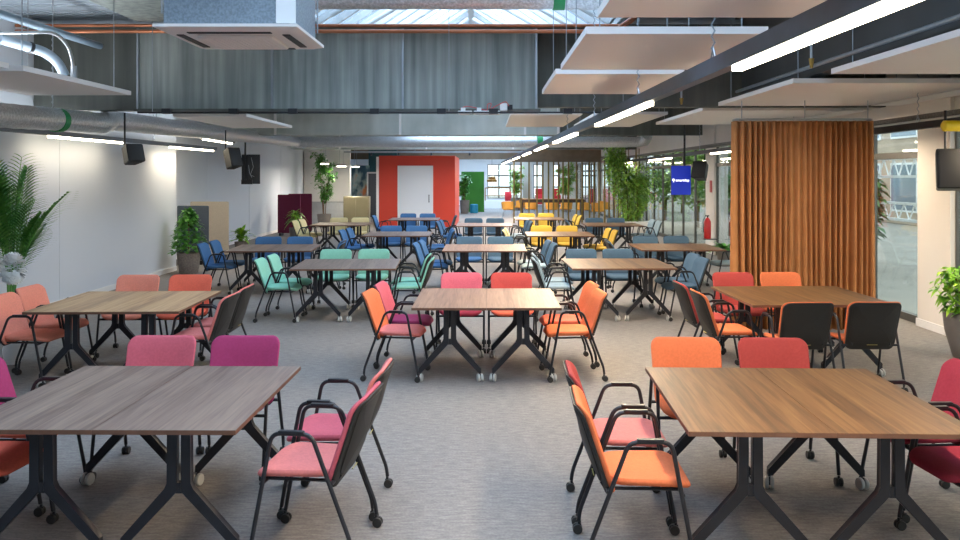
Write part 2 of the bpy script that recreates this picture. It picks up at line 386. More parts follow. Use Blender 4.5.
# cluster: X of centre at front edge, front edge depth, rotation (VP), wood, phrase, and chairs
# chairs: side -> list of (along offset, out offset, back colour, seat colour, extra rotation)
def cluster(px_l, px_r, yf, rot, w, short, chairs, corner=None):
    s = (yf - CY) / 1.228; z = F / s
    x = ((px_l + px_r) / 2 - CX) / s
    c, sn = math.cos(rot), math.sin(rot)
    # front-edge centre (x, z); centre is 0.7 further
    def loc(u, v): return (x + u * c - (v + .7) * sn * 1.0, z + u * sn + (v + .7) * c)
    for sx, nm in ((-1, 'left'), (1, 'right')):
        p = loc(sx * .35, 0); place_table(p[0], p[1], rot, w, f'{nm} half of {short}')
    words = {'L': 'left side', 'R': 'right side', 'B': 'far side', 'F': 'near side'}
    for side, lst in chairs.items():
        for i, (al, out, bc, scl, er) in enumerate(lst):
            if side == 'B': u, v, a = al, .7 + out, PI
            elif side == 'F': u, v, a = al, -.7 - out, 0
            elif side == 'L': u, v, a = -.7 - out, al, -PI / 2
            else: u, v, a = .7 + out, al, PI / 2
            mid = ((px_l + px_r) / 2 - CX) / 100
            if side == 'L': er += -.06
            if side == 'R': er += .06
            if (side == 'R' and mid < -1) or (side == 'L' and mid > 1): er = 0 if mid > 1 else -er * .9
            p = loc(u, v)
            which = (('left' if i == 0 else 'right') if side in 'BF' else ('nearer' if i == 0 else 'farther')) + (' chair' if len(lst) > 1 else '')
            nm = CN[bc] + (' and ' + CN[scl] if CN[scl] != CN[bc] else '')
            place_chair(p[0], p[1], rot + a + er, bc, scl, f'{nm} {which}, {words[side]} of {short}', 'armchairs around the ' + short.split(' in ')[0] if False else 'chairs at ' + short)
CN = dict(peach='peach', coral='coral', orange='orange', red='red', crimson='crimson', magenta='magenta', pink='pink', salmon='salmon', mint='mint', blue='blue', slate='slate blue', pale='pale blue', yellow='yellow', cream='cream')
N, FR = -.24, .37
def two(a, b, o1=.16, o2=None, r1=0, r2=0, n=N, f=FR): return [(n, o1, a[0], a[1], r1), (f, o1 - .05 if o2 is None else o2, b[0], b[1], r2)]
def bk(a, b, out=.25, u1=-.29, u2=.29, r1=0, r2=0): return [(u1, out, a[0], a[1], r1), (u2, out, b[0], b[1], r2)]
P2 = lambda a, b=None: (a, b or a)
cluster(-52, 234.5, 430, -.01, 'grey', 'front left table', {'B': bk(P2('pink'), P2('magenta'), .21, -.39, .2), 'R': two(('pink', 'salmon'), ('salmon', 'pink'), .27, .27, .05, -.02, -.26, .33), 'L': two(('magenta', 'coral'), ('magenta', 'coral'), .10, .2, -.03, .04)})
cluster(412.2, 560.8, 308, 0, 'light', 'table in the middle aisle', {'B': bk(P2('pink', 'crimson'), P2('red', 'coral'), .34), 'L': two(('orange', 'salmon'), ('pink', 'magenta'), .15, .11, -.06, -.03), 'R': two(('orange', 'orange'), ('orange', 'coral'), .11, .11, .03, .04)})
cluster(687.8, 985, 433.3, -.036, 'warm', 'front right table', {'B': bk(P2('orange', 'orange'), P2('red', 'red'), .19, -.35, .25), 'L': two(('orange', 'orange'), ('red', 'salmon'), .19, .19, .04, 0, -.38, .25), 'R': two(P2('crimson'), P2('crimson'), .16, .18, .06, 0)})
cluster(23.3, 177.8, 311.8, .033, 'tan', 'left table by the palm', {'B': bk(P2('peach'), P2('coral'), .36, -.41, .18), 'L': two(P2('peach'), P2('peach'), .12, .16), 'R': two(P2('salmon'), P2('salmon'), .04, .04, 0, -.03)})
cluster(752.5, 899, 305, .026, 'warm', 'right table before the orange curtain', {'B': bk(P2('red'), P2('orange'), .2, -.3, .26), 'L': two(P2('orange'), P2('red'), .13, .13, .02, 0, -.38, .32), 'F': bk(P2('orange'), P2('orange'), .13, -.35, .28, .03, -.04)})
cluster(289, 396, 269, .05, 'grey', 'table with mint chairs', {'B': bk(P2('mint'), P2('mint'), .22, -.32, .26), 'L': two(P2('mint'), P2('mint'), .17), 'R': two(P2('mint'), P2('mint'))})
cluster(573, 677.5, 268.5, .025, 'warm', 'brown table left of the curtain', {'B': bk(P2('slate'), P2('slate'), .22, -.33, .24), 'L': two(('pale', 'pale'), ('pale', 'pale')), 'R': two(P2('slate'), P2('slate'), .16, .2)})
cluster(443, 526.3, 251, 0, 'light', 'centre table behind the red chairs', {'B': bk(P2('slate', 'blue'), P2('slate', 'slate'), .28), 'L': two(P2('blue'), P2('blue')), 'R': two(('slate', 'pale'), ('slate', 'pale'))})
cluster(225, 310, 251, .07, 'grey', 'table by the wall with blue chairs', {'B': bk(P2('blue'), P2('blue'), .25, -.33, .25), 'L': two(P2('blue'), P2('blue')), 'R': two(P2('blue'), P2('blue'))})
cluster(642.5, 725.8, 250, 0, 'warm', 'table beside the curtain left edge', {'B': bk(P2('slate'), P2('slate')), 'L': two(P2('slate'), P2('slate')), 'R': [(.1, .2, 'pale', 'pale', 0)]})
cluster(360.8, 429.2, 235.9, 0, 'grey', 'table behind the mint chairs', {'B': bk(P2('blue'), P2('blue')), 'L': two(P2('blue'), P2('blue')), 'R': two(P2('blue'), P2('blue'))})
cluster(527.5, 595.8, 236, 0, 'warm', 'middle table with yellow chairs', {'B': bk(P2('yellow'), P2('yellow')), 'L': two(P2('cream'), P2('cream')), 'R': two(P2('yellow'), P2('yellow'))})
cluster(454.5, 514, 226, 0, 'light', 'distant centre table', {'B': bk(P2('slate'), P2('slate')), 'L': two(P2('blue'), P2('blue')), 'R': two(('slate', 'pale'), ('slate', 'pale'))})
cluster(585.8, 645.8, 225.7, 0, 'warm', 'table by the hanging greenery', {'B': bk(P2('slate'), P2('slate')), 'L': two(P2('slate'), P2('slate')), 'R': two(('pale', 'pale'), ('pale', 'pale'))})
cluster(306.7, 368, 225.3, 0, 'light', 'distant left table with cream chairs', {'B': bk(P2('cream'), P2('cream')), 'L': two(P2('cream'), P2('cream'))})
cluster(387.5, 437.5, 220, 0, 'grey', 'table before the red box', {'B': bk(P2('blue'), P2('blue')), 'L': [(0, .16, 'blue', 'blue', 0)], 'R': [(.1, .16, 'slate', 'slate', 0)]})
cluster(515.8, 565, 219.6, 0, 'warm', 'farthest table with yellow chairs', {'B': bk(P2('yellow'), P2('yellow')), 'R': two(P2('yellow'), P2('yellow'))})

# ------------------------------------------------------------------ room shell
def S(name, mb, mat, parent=None, smooth=False, **kw):
    return mb.build(name, mat, parent, smooth, **({} if parent else dict(kind='structure')), **kw)
def bx(*a, **k): return MB().box(*a, **k)
XR = 5.72
S('floor', bx(-9, XR + .12, -3, 62, -.1, 0), M['carpet'])
S('wall_left', bx(-6.65, -6.45, -3, 17.9, 0, 4.3), M['wall'])
w2 = MB(); w2.box(-7.5, -7.3, 17.9, 34.5, 0, 4.3); w2.box(-7.5, -6.66, 17.7, 17.9, 0, 4.3); S('wall_left', w2, M['wall'])
w3 = MB(); w3.box(-7.5, -5.6, 35.4, 35.6, 0, 4.3); S('wall_back', w3, M['white'])
S('wall_left', bx(-9.0, -8.8, 34.5, 62, 0, 4.3), M['wall'])
S('wall_back', bx(-9, -7.3, 34.3, 34.5, 0, 4.3), M['wall'])
S('baseboard_left', bx(-6.45, -6.432, -3, 17.9, 0, .09), M['white'])
S('baseboard_left', bx(-7.3, -7.28, 17.9, 34.3, 0, .09), M['white'])
S('wall_front', bx(-6.65, XR + .12, -3.2, -3, 0, 4.3), M['wall'])
for i, y in enumerate((3.6, 8.1, 13.0)): S('trim_%d' % (i + 1), bx(-6.45, -6.446, y, y + .008, 0.09, 3.2), M['wall'])
for i, y in enumerate((22.5, 26.5, 30.6)): S('trim_%d' % (i + 4), bx(-7.3, -7.295, y, y + .012, 0.09, 3.2), M['wall'])
# far wall with windows
yb = 58
def grid_window(name, y, x0, x1, z0, z1, nx, nz, fw=.06):
    mb = MB()
    for i in range(nx + 1): x = x0 + (x1 - x0) * i / nx; mb.box(x - fw / 2, x + fw / 2, y - .04, y + .04, z0, z1)
    for k in range(nz + 1): z = z0 + (z1 - z0) * k / nz; mb.box(x0, x1, y - .045, y + .045, z - fw / 2, z + fw / 2)
    o = S(name, mb, M['frame']); bx(x0, x1, y - .005, y + .005, z0, z1).build('pane', M['glass'], o, False)
wins = [(0.1, 2.4), (3.2, 5.0), (6.0, 7.6)]
fb = MB(); fb.box(-9, .1, yb, yb + .3, 0, 4.3); fb.box(.1, 9, yb, yb + .3, 2.75, 4.3); fb.box(.1, 9, yb, yb + .3, 0, .45)
for a, b in ((2.4, 3.2), (5.0, 6.0), (7.6, 9)): fb.box(a, b, yb, yb + .3, .45, 2.75)
S('wall_back', fb, M['white'])
wn = 1
for a, b in wins: grid_window('window_%d' % wn, yb + .1, a, b, .45, 2.75, 3, 3, .09); wn += 1
# right glazed wall : pillars, bays
PIL = [(-.4, .4), (10.5, 11.3), (21.4, 22.2), (32.3, 33.1), (43.2, 44.0), (54, 54.8)]
for i, (a, b) in enumerate(PIL):
    o = MB(); o.box(XR - .05, XR + .3, a, b, 0, 4.3); S('wall_right', o, M['cream'])
    if i > 0: S('baseboard_right', bx(XR - .067, XR - .05, a - .015, b + .015, 0, .1), M['white'])
S('wall_right', bx(XR, XR + .3, -3, 62, 2.74, 4.3), M['cream'])
segs = [(-3, PIL[0][0])] + [(PIL[i][1], PIL[i + 1][0]) for i in range(len(PIL) - 1)]
for a, b in segs:
    n = max(1, round((b - a) / 1.38)); st = (b - a) / n; mb = MB()
    for k in range(n + 1):
        y = a + st * k; mb.box(XR + .01, XR + .07, y - .025, y + .025, 0, 2.74)
    for z0, z1 in ((0, .1), (2.2, 2.29), (2.68, 2.74)): mb.box(XR, XR + .08, a, b, z0, z1)
    o = S('window_%d' % wn, mb, M['frame']); wn += 1
    for k in range(n):
        bx(XR + .035, XR + .043, a + st * k + .035, a + st * (k + 1) - .035, .1, 2.2).build('pane', M['glass'], o, False)
        bx(XR + .035, XR + .043, a + st * k + .035, a + st * (k + 1) - .035, 2.29, 2.68).build('pane', M['glass'], o, False)
# ceiling deck with openings for the rooflights
SK = [(-2.0, 10.9), (11.3, 21.4), (23.2, 31.2), (33.2, 42), (45, 56)]; SX0, SX1 = -2.6, 1.9  # bay behind the grey beam is seen; the others are added for light
mb = MB()
def deck(x0, x1, y0, y1):
    n = int((y1 - y0) / .16)
    st = (y1 - y0) / n; vs = []; fs = []
    for k in range(n):
        y = y0 + st * k
        for dy, dz in ((0, 0), (.55, 0), (.62, .055), (.93, .055)):
            vs += [(x0, y + st * dy, 4.2 + dz), (x1, y + st * dy, 4.2 + dz)]
    vs += [(x0, y1, 4.2), (x1, y1, 4.2)]
    for i in range(len(vs) // 2 - 1): fs.append((2 * i, 2 * i + 1, 2 * i + 3, 2 * i + 2))
    mb.add(vs, fs); mb.box(x0, x1, y0, y1, 4.27, 4.32)
deck(-9, SX0, -3, 62); deck(SX1, 6.1, -3, 62)
prev = -3
for a, b in SK: deck(SX0, SX1, prev, a); prev = b
deck(SX0, SX1, prev, 62)
S('ceiling', mb, M['deck'])
# rooflights : pitched glazed ridges on white rafters
for i, (a, b) in enumerate(SK):
    t = empty('rooflight', ((SX0 + SX1) / 2, (a + b) / 2, 4.32), label=['pitched glass rooflight above the camera, white rafters', 'pitched glass rooflight seen over the grey steel beam', 'rooflight beyond the second beam', 'rooflight above the red box', 'farthest rooflight above the cafe'][i], category='skylight', group='pitched rooflights')
    hw = (SX1 - SX0) / 2; L = (b - a) / 2; rise = 1.5
    mb = MB(); n = int((b - a) / .62)
    for sx in (-1, 1):
        for k in range(n + 1):
            y = -L + 2 * L * k / n
            T = Matrix.Translation((sx * hw, y, 0)) @ Matrix.Rotation(math.atan2(rise, -sx * hw), 4, 'Y').inverted()
            ln = math.hypot(hw, rise)
            mb.box(0, ln, -.035, .035, -.05, .05, T=Matrix.Translation((sx * hw, y, 0)) @ Matrix.Rotation(-math.atan2(rise, -sx * hw), 4, 'Y'))
    mb.box(-.07, .07, -L, L, rise - .08, rise + .1)
    mb.build('rafter_frame', M['truss'], t, False)
    mb = MB()
    for sx in (-1, 1): mb.add([(sx * hw, -L, .06), (sx * hw, L, .06), (0, L, rise + .06), (0, -L, rise + .06)], [(0, 1, 2, 3)])
    g = mb.build('glazing', M['roof_glass'], t, False)
    mb = MB(); mb.box(-hw - .04, -hw, -L, L, -.14, .1); mb.box(hw, hw + .04, -L, L, -.14, .1); mb.box(-hw, hw, -L - .04, -L, -.14, .1); mb.box(-hw, hw, L, L + .04, -.14, .1)
    mb.build('upstand', M['truss'], t, False)
    mb = MB()
    for yy in (-L, L): mb.add([(-hw, yy, .1), (hw, yy, .1), (0, yy, rise)], [(0, 1, 2)])
    mb.build('gable', M['truss'], t, False)
# beams across the room
def thing(name, label, cat, loc=(0, 0, 0), rz=0, group=None): return empty(name, loc, rz, label=label, category=cat, group=group)
t = thing('ceiling_beam', 'deep weathered grey steel beam casing crossing the whole room', 'beam', (-2.1, 12.25, 2.9))
T = Matrix.Translation((2.1, -12.25, -2.9))
MB().box(-4.87, .72, 12.0, 12.5, 2.9, 4.02, T=T).build('casing', M['galv'], t, False)
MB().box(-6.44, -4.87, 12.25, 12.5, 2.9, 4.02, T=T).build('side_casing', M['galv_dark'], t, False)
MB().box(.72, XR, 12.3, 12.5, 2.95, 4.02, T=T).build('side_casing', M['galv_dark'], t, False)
for X in (-4.85, -2.98, -1.16, .70): MB().box(X - .012, X + .012, 11.96, 12.0, 2.9, 4.02, T=T).build('panel_seam', M['zinc'], t, False)
MB().box(-4.9, .76, 11.97, 12.52, 2.87, 2.9, T=T).build('bottom_lip', M['galv_dark'], t, False)
MB().box(-6.44, XR, 11.9, 12.5, 4.02, 4.06, T=T).build('top_ledge', M['galv_dark'], t, False)
for k, (Y, z0, lab) in enumerate(((22.3, 3.02, 'pale painted second beam across the room above the silver duct'), (32.0, 2.95, 'pale third beam just in front of the red box'), (43, 2.8, 'brownish timber clad beam over the slat screen'))):
    t = thing('ceiling_beam', lab, 'beam', (-.5, Y, z0)); T = Matrix.Translation((.5, -Y, -z0))
    MB().box(-7.2, 1.9 if k < 2 else XR, Y - .25, Y + .25, z0, 4.15, T=T).build('casing', M['galv_white'] if k < 2 else M['clad'], t, False)
    if k < 2:
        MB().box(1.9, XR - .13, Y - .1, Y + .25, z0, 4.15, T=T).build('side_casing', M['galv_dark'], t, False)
        for X in (-5.4, -2.2, 1.0, 1.85): MB().box(X - .03, X + .03, Y - .29, Y - .25, z0, 4.15, T=T).build('panel_seam', M['white'], t, False)

# ------------------------------------------------------------------ acoustic rafts
def rod(mb, x, y, z0, z1=4.2, r=.005): mb.tube([(x, y, z0), (x, y, z1)], r, 6)
RAFT = [(.68, 3.1, 1.2, 2.15, 'topmost in view, left of the long light'), (.68, 5.85, 1.24, 1.98, 'second from the camera, left of the long light'),
        (.66, 8.15, 1.22, 2.0, 'third, next to the steel beam'), (.45, 15.6, 1.3, 4.0, 'beyond the steel beam, left of the light'), (2.0, 15.6, 1.3, 4.0, 'beyond the steel beam, under the light'),
        (3.27, 5.2, 1.98, 2.95, 'nearest on the right, over the curtain side'), (3.2, 8.95, 2.05, 2.9, 'spanning above the curtain top'), (3.2, 12.7, 2.05, 3.5, 'behind the curtain rail'),
        (5.3, 4.9, .38, 2.7, 'narrow, nearest along the window wall'), (5.3, 8.95, .38, 2.9, 'narrow, by the pillar top'), (5.3, 12.7, .38, 2.9, 'narrow, farthest along the windows'),
        (-5.5, 7.9, 1.25, 2.4, 'left, above the silver duct'), (-5.5, 5.35, 1.2, 2.4, 'at the left picture edge'), (-5.1, 14.0, 1.2, 3.3, 'left, beyond the steel beam')]
for i, (x, y, w, d, lab) in enumerate(RAFT):
    z = 3.08 if i in (3, 4) else 2.93
    t = thing('acoustic_raft', 'white hanging ceiling panel, ' + lab, 'ceiling panel', (x + w / 2, y + d / 2, z), 0, 'white ceiling panels')
    bx(-w / 2, w / 2, -d / 2, d / 2, 0, .05).build('board', M['raft'], t, False)
    for sx in (-1, 1):
        for sy in (-1, 1):
            mb = MB(); rod(mb, sx * (w / 2 - .12), sy * (d / 2 - .2), .05, 4.2 - z); mb.build('hanger', M['zinc'], t)

# ------------------------------------------------------------------ linear lights
def area(name, loc, sx, sy, power, color=(1, 1, 1), rot=(0, 0, 0)):
    l = bpy.data.lights.new(name, 'AREA'); l.shape = 'RECTANGLE'; l.size = sx; l.size_y = sy; l.energy = power; l.color = color
    o = bpy.data.objects.new(name, l); col.objects.link(o); o.location = loc; o.rotation_euler = rot
    return o
def line_light(P0, P1, tubes, lab, hw=.035, hh=.1, mat='track', rods=(), tw=.03, name='linear_light', z1=4.2):
    P0 = Vector(P0); P1 = Vector(P1); d = P1 - P0; ln = d.length; a = math.atan2(-d.x, d.y)
    t = thing(name, lab, 'light', tuple(P0), a, None)
    sl = math.asin(d.z / ln); T = Matrix.Rotation(sl, 4, 'X')
    bx(-hw, hw, 0, ln, .02, .02 + hh, T=T).build('housing', M[mat], t, False)
    for y0, y1 in tubes:
        s0 = (y0 - P0.y) / d.y * ln; s1 = (y1 - P0.y) / d.y * ln
        MB().box(-tw, tw, s0, s1, -.012, .02, T=T).build('light_tube', M['led'], t, False)
    for y in rods:
        s = (y - P0.y) / d.y * ln; mb = MB()
        zz = s * math.sin(sl) + .02 + hh
        n = 40; z2 = z1 - P0.z
        pts = [(0 + (.011 if k % 2 else -.011), s, zz + (z2 - zz) * k / n) for k in range(n + 1)]
        mb.tube(pts, .006, 5); mb.tube([(0, s - .06, zz), (0, s, zz + .08), (0, s + .06, zz)], .005, 5)
        mb.build('chain', M['zinc'], t)
    return t
def ll(y): return (1.46 - .015 * (y - 5), y, 2.585)
line_light(ll(1.45), ll(46), [(1.5, 5.0), (7.45, 10.65), (12.8, 16.3), (18, 21.2), (23.2, 26.4), (28.8, 33), (35.5, 45)], 'long grey linear light hung on chains, running the length of the room', .04, .1, 'track', (2.95, 5.5, 8.0, 10.9, 14, 20.5, 27))
line_light((-6.1, 5.5, 2.5), (-6.1, 19.4, 2.52), [(12.0, 14.4), (16.6, 19.2)], 'dark linear light along the left wall over the palm', .035, .07, 'track', (7.9, 12.1, 15.8), .02)
line_light((-6.15, 18.6, 2.76), (-6.15, 21, 2.74), [(18.7, 20.8)], 'short light strip above the second left speaker', .03, .05, 'track', (19.5,), .02)
line_light((5.05, 5.0, 2.5), (4.9, 33, 2.4), [(7.6, 9.4), (11.3, 13.0), (17, 19), (23, 26), (29, 32)], 'black linear light along the window wall', .04, .08, 'track_dark', (7, 10, 14, 20), .02)
for i, (x0, y, x1, py) in enumerate(((321, 30, 336, 163.5), (337, 33, 352, 166), (352, 36, 364, 166.5), (620, 38, 640, 165), (640, 34, 660, 162))):
    p = at(x0, y, py=py); q = at(x1, y + 1.5, py=py)
    a = thing('linear_light', ['light strip over the tall ficus', 'light strip right of the tall ficus', 'light strip by the dark painting', 'light strip beyond the slat screen', 'light strip above the greenery'][i], 'light', p)
    T = Matrix.Identity(4)
    mb = MB(); mb.box(0, q[0] - p[0], -.04, .04, 0, .05); mb.build('housing', M['track'], a, False)
    mb = MB(); mb.box(0, q[0] - p[0], -.04, .04, -.03, 0); mb.build('light_tube', M['led'], a, False)
    area('strip_light', ((p[0] + q[0]) / 2, p[1], p[2] - .05), q[0] - p[0], .08, 38, (1, .9, .75))
    mb = MB(); rod(mb, .1, 0, .05, 4.2 - p[2]); mb.build('hanger', M['zinc'], a)
    mb = MB(); rod(mb, q[0] - p[0] - .1, 0, .05, 4.2 - p[2]); mb.build('hanger', M['zinc'], a)

# ------------------------------------------------------------------ ducts & pipes
def ringed(mb, path, r, n=20): mb.tube(path, r, n)
def spiral(P0, P1, r, n=20, step=.1, amp=.006):
    P0 = Vector(P0); P1 = Vector(P1); k = int((P1 - P0).length / step); pts = []; rs = []
    for i in range(k + 1):
        pts.append(P0.lerp(P1, i / k)); rs.append(r + (amp if i % 2 else 0))
    return pts, rs
t = thing('ventilation_duct', 'silver foil wrapped round duct along the left wall', 'duct', (-5.9, 10, 2.7)); T = Matrix.Translation((5.9, -10, -2.7))
p1, r1 = spiral((-5.45, 5, 2.52), (-5.5, 12.25, 2.72), .14, step=.16); p2, r2 = spiral((-5.68, 12.95, 2.80), (-6.15, 28, 3.07), .15, step=.16)
MB().tube(p1, r1, 20, T=T).build('pipe_run', M['duct'], t)
MB().tube([p1[-1], (-5.5, 12.35, 2.725), (-5.6, 12.75, 2.79), p2[0]], [.15, .15, .15, .15], 20, T=T).build('offset_bend', M['duct'], t)
MB().tube(p2, r2, 20, T=T).build('pipe_run', M['duct'], t)
MB().tube([(-5.49, 10.95, 2.675), (-5.49, 11.08, 2.678)], .152, 20, T=T).build('green_band', M['green'], t)
for y, xx in ((10.9, -5.49), (15, -5.75), (19, -5.88)): mb = MB(); mb.tube([(xx, y, 2.85), (xx, y, 4.2)], .006, 6, T=T); mb.build('hanger', M['zinc'], t)
t = thing('ventilation_duct', 'silver round duct crossing the room above the red box', 'duct', (-.5, 28, 3.07)); T = Matrix.Translation((.5, -28, -3.07))
p1, r1 = spiral((-6.15, 28, 3.07), (4.6, 28, 3.07), .175, step=.16); MB().tube(p1, r1, 20, T=T).build('pipe_run', M['duct'], t)
MB().tube([(1.65, 28, 3.07), (1.85, 28, 3.07)], .192, 20, T=T).build('green_band', M['green'], t)
MB().tube([(4.6, 28, 3.07), (4.95, 28, 3.07), (5.15, 27.9, 3.1), (5.2, 27.7, 3.25)], .17, 16, T=T).build('elbow', M['duct'], t)
for x in (-4, -1.5, 1, 3.5): mb = MB(); mb.tube([(x, 28, 3.2), (x, 28, 4.2)], .008, 6, T=T); mb.build('hanger', M['zinc'], t)
t = thing('ventilation_duct', 'round duct with green band at the top picture edge', 'duct', (0, 9, 3.86)); T = Matrix.Translation((0, -9, -3.86))
p1, r1 = spiral((-1.9, 9, 3.86), (1.25, 9, 3.86), .15, step=.14); MB().tube(p1, r1, 20, T=T).build('pipe_run', M['duct'], t)
MB().tube([(.7, 9, 3.86), (.82, 9, 3.86)], .162, 20, T=T).build('green_band', M['green'], t)
MB().tube([(1.25, 9, 3.86), (1.75, 9, 3.86)], .14, 16, T=T).build('flexible_end', M['galv_dark'], t)
for i, (z, r) in enumerate(((4.01, .022), (3.93, .026))):
    mb = MB(); mb.tube([(-6.4, 11.7, z), (1.9 if i == 0 else 1.75, 11.7, z), (1.95 if i == 0 else 1.78, 11.5, z + .02), (2.1, 9, z + .1)], r, 10)
    o = mb.build('copper_pipe', M['copper'], None, label=['upper copper pipe running along the top of the grey beam', 'lower copper pipe running along the grey beam'][i], category='pipe')
t = thing('conduit_rack', 'black cable conduit hung across the room under the grey beam', 'conduit', (-.5, 12.8, 2.8))
MB().tube([(-4.2, -1.2, .02), (2.4, -1.2, .02)], .013, 8).build('conduit', M['black'], t)
for x in (-3.8, -2.9, -2.1, -1.0, -.1, .6, 1.6, 2.3): bx(x - .06, x + .06, -1.25, -1.17, .0, .07).build('clip_box', M['black'], t, False)
for x in (-4.0, 0, 2.35): mb = MB(); mb.tube([(x, -1.2, .02), (x, -1.2, 1.4)], .005, 6); mb.build('hanger', M['zinc'], t)
for i, (px0, px1) in enumerate(((458, 472), (474, 500))):
    p = at(px0, 11.75, py=114.5); q = at(px1, 11.75, py=114.5); w = q[0] - p[0]
    mb = MB(); mb.box(p[0], q[0], 11.65, 11.85, p[2], p[2] + .045, bev=.012)
    mb.box(p[0] + .04, p[0] + .1, 11.7, 11.8, p[2] + .045, p[2] + .09); mb.build('junction_box', M['white'], None, label=['small white junction box hanging under the grey beam', 'long white junction box left of the sensor'][i], category='electrical box')
p = at(500, 11.8, py=111)
mb = MB(); mb.box(p[0], p[0] + .1, 11.72, 11.85, p[2], p[2] + .1, bev=.01); mb.mi = 1; mb.box(p[0] + .1, p[0] + .17, 11.72, 11.85, p[2] + .01, p[2] + .08)
mb.build('sensor_box', [M['white'], M['black']], None, label='square white and black sensor box with red wires under the grey beam', category='electrical box')
mb = MB(); q = at(460, 11.72, py=109); mb.tube(bend([q, at(466, 11.72, py=106), at(477, 11.72, py=108), at(488, 11.72, py=111), at(487, 11.72, py=104), at(492, 11.72, py=103), at(489, 11.72, py=110), at(498, 11.72, py=105), at(506, 11.72, py=101), at(509, 11.72, py=106)], .05, 4), .006, 6)
mb.build('red_wire', plain('red_cable', '#d04a48', .5), None, label='looping red wire between the white boxes', category='wire')
# grey rectangular duct over the left bay, dark beam at right, blue-grey pipes at top left
mb = MB(); mb.box(-4.72, -2.66, 7.5, 11.6, 4.05, 4.19); mb.build('metal_duct', M['galv'], None, False, label='flat galvanised duct against the ceiling left of the cassette unit', category='duct')
t = thing('steel_beam', 'dark painted steel beam running lengthwise above the right panels', 'beam', (3.55, 7, 3.03))
MB().box(-.1, .1, -5.5, 4.9, 1.1, 1.14).build('top_flange', M['beam_dark'], t, False); MB().box(-.1, .1, -5.5, 4.9, 0, .03).build('bottom_flange', M['beam_dark'], t, False)
MB().box(-.015, .015, -5.5, 4.9, .03, 1.1).build('web', M['beam_dark'], t, False)
mb = MB(); mb.tube([(3.38, 2, 3.1), (3.38, 11.6, 3.1)], .02, 10); mb.build('conduit_pipe', M['zinc'], None, label='grey pipe running along the bottom of the dark beam', category='pipe')
for i, (px, y, z0, pz) in enumerate(((811.5, 8.1, 2.98, 0), (681.5, 12.0, 2.96, 0))):
    x = (px - CX) * y / F; mb = MB(); mb.tube([(x, y, z0 + .08), (x, y, 3.55)], .014, 8); mb.mi = 1; mb.tube([(x, y, z0), (x, y, z0 + .09)], [.014, .026], 10); mb.mi = 0
    mb.build('sprinkler_drop', [M['zinc'], plain('brass', '#a88a4a', .35, .8)], None, label=['brass sprinkler drop above the near right ceiling panel', 'sprinkler drop by the far right ceiling panel'][i], category='sprinkler')
t = thing('drain_pipe', 'blue-grey plastic pipe bending down onto the left ceiling panel', 'pipe', (-5.2, 8, 3.0)); T = Matrix.Translation((5.2, -8, -3.0))
P = [at(0, 9.2, py=39), at(25, 9.4, py=46), at(45, 9.6, py=52), at(58, 9.7, py=62), at(65, 9.75, py=76)]
MB().tube(bend(P, .25, 5), .055, 14, T=T).build('pipe_run', plain('pipe_plastic', '#9fb0c0', .4), t)
MB().tube([Vector(P[1]).lerp(Vector(P[2]), .2), Vector(P[1]).lerp(Vector(P[2]), .35)], .064, 14, T=T).build('rubber_ring', M['black'], t)
mb = MB(); mb.tube(bend([at(0, 9.0, py=33), at(55, 9.2, py=32), at(68, 9.4, py=45), at(72.5, 9.6, py=60), at(73.5, 9.7, py=74)], .2, 5), .018, 10)
mb.tube([at(73.5, 9.7, py=66), at(74, 9.7, py=82)], .035, 10)
mb.build('sprinkler_hose', plain('steel_hose', '#b9bcc0', .3, .7), None, label='thin braided hose curving down to a sprinkler head, top left', category='hose')
mb = MB(); mb.tube([at(-12, 8.8, py=10), at(100, 11.6, py=46)], .045, 10); mb.build('bracing_tube', plain('blue_grey_steel', '#8296a6', .45, .3), None, label='slanting blue-grey brace tube at the top left', category='pipe')
t = thing('roof_bracing', 'white crossed tubular braces under the rooflight glass', 'brace', (-.35, 15, 4.35)); T = Matrix.Translation((.35, -15, -4.35))
for k in range(5):
    y = 12.75 + k * 1.6
    for q in ([(-2.3 + .1 * k, y, 4.35), (-.4, y + .2, 5.5)], [(1.6, y, 4.35), (-.3, y + .2, 5.5)]): MB().tube(q, .04, 8, T=T).build('brace', M['truss'], t)

# ------------------------------------------------------------------ AC cassette
t = thing('ac_cassette', 'white ceiling cassette air conditioner with flared grille panel', 'air conditioner', (-1.72, 6.13, 2.946))
w = .475
mb = MB(); vs = [(-w, -w, 0), (w, -w, 0), (w, w, 0), (-w, w, 0), (-w * .86, -w * .86, -.02), (w * .86, -w * .86, -.02), (w * .86, w * .86, -.02), (-w * .86, w * .86, -.02), (-w, -w, .02), (w, -w, .02), (w, w, .02), (-w, w, .02)]
mb.add(vs, [(0, 1, 5, 4), (1, 2, 6, 5), (2, 3, 7, 6), (3, 0, 4, 7), (4, 5, 6, 7), (0, 8, 9, 1), (1, 9, 10, 2), (2, 10, 11, 3), (3, 11, 8, 0), (8, 11, 10, 9)])
mb.box(-.26, .26, -.26, .26, -.045, -.02, bev=.02)
mb.build('fascia_panel', M['ac'], t, ang=.3)
mb = MB()
for k in range(14): x = -.22 + .44 * k / 13; mb.box(x - .004, x + .004, -.22, .22, -.048, -.045)
mb.build('intake_grille', M['raft'], t, False)
for a in range(4):
    T = Matrix.Rotation(a * PI / 2, 4, 'Z'); MB().box(-.28, .28, -.385, -.335, -.026, -.018, T=T).build('air_slot', M['ac_dark'], t, False)
MB().box(-.42, .42, -.42, .42, .02, .34)  .build('casing', plain('speckled_galvanised', '#8a949c', .5, .5, .18, 60), t, False)
MB().box(-.03, .13, -.425, -.42, .2, .29).build('rating_label', M['white'], t, False)
MB().box(.33, .46, -.44, -.43, .03, .55).build('side_plate', M['white'], t, False)
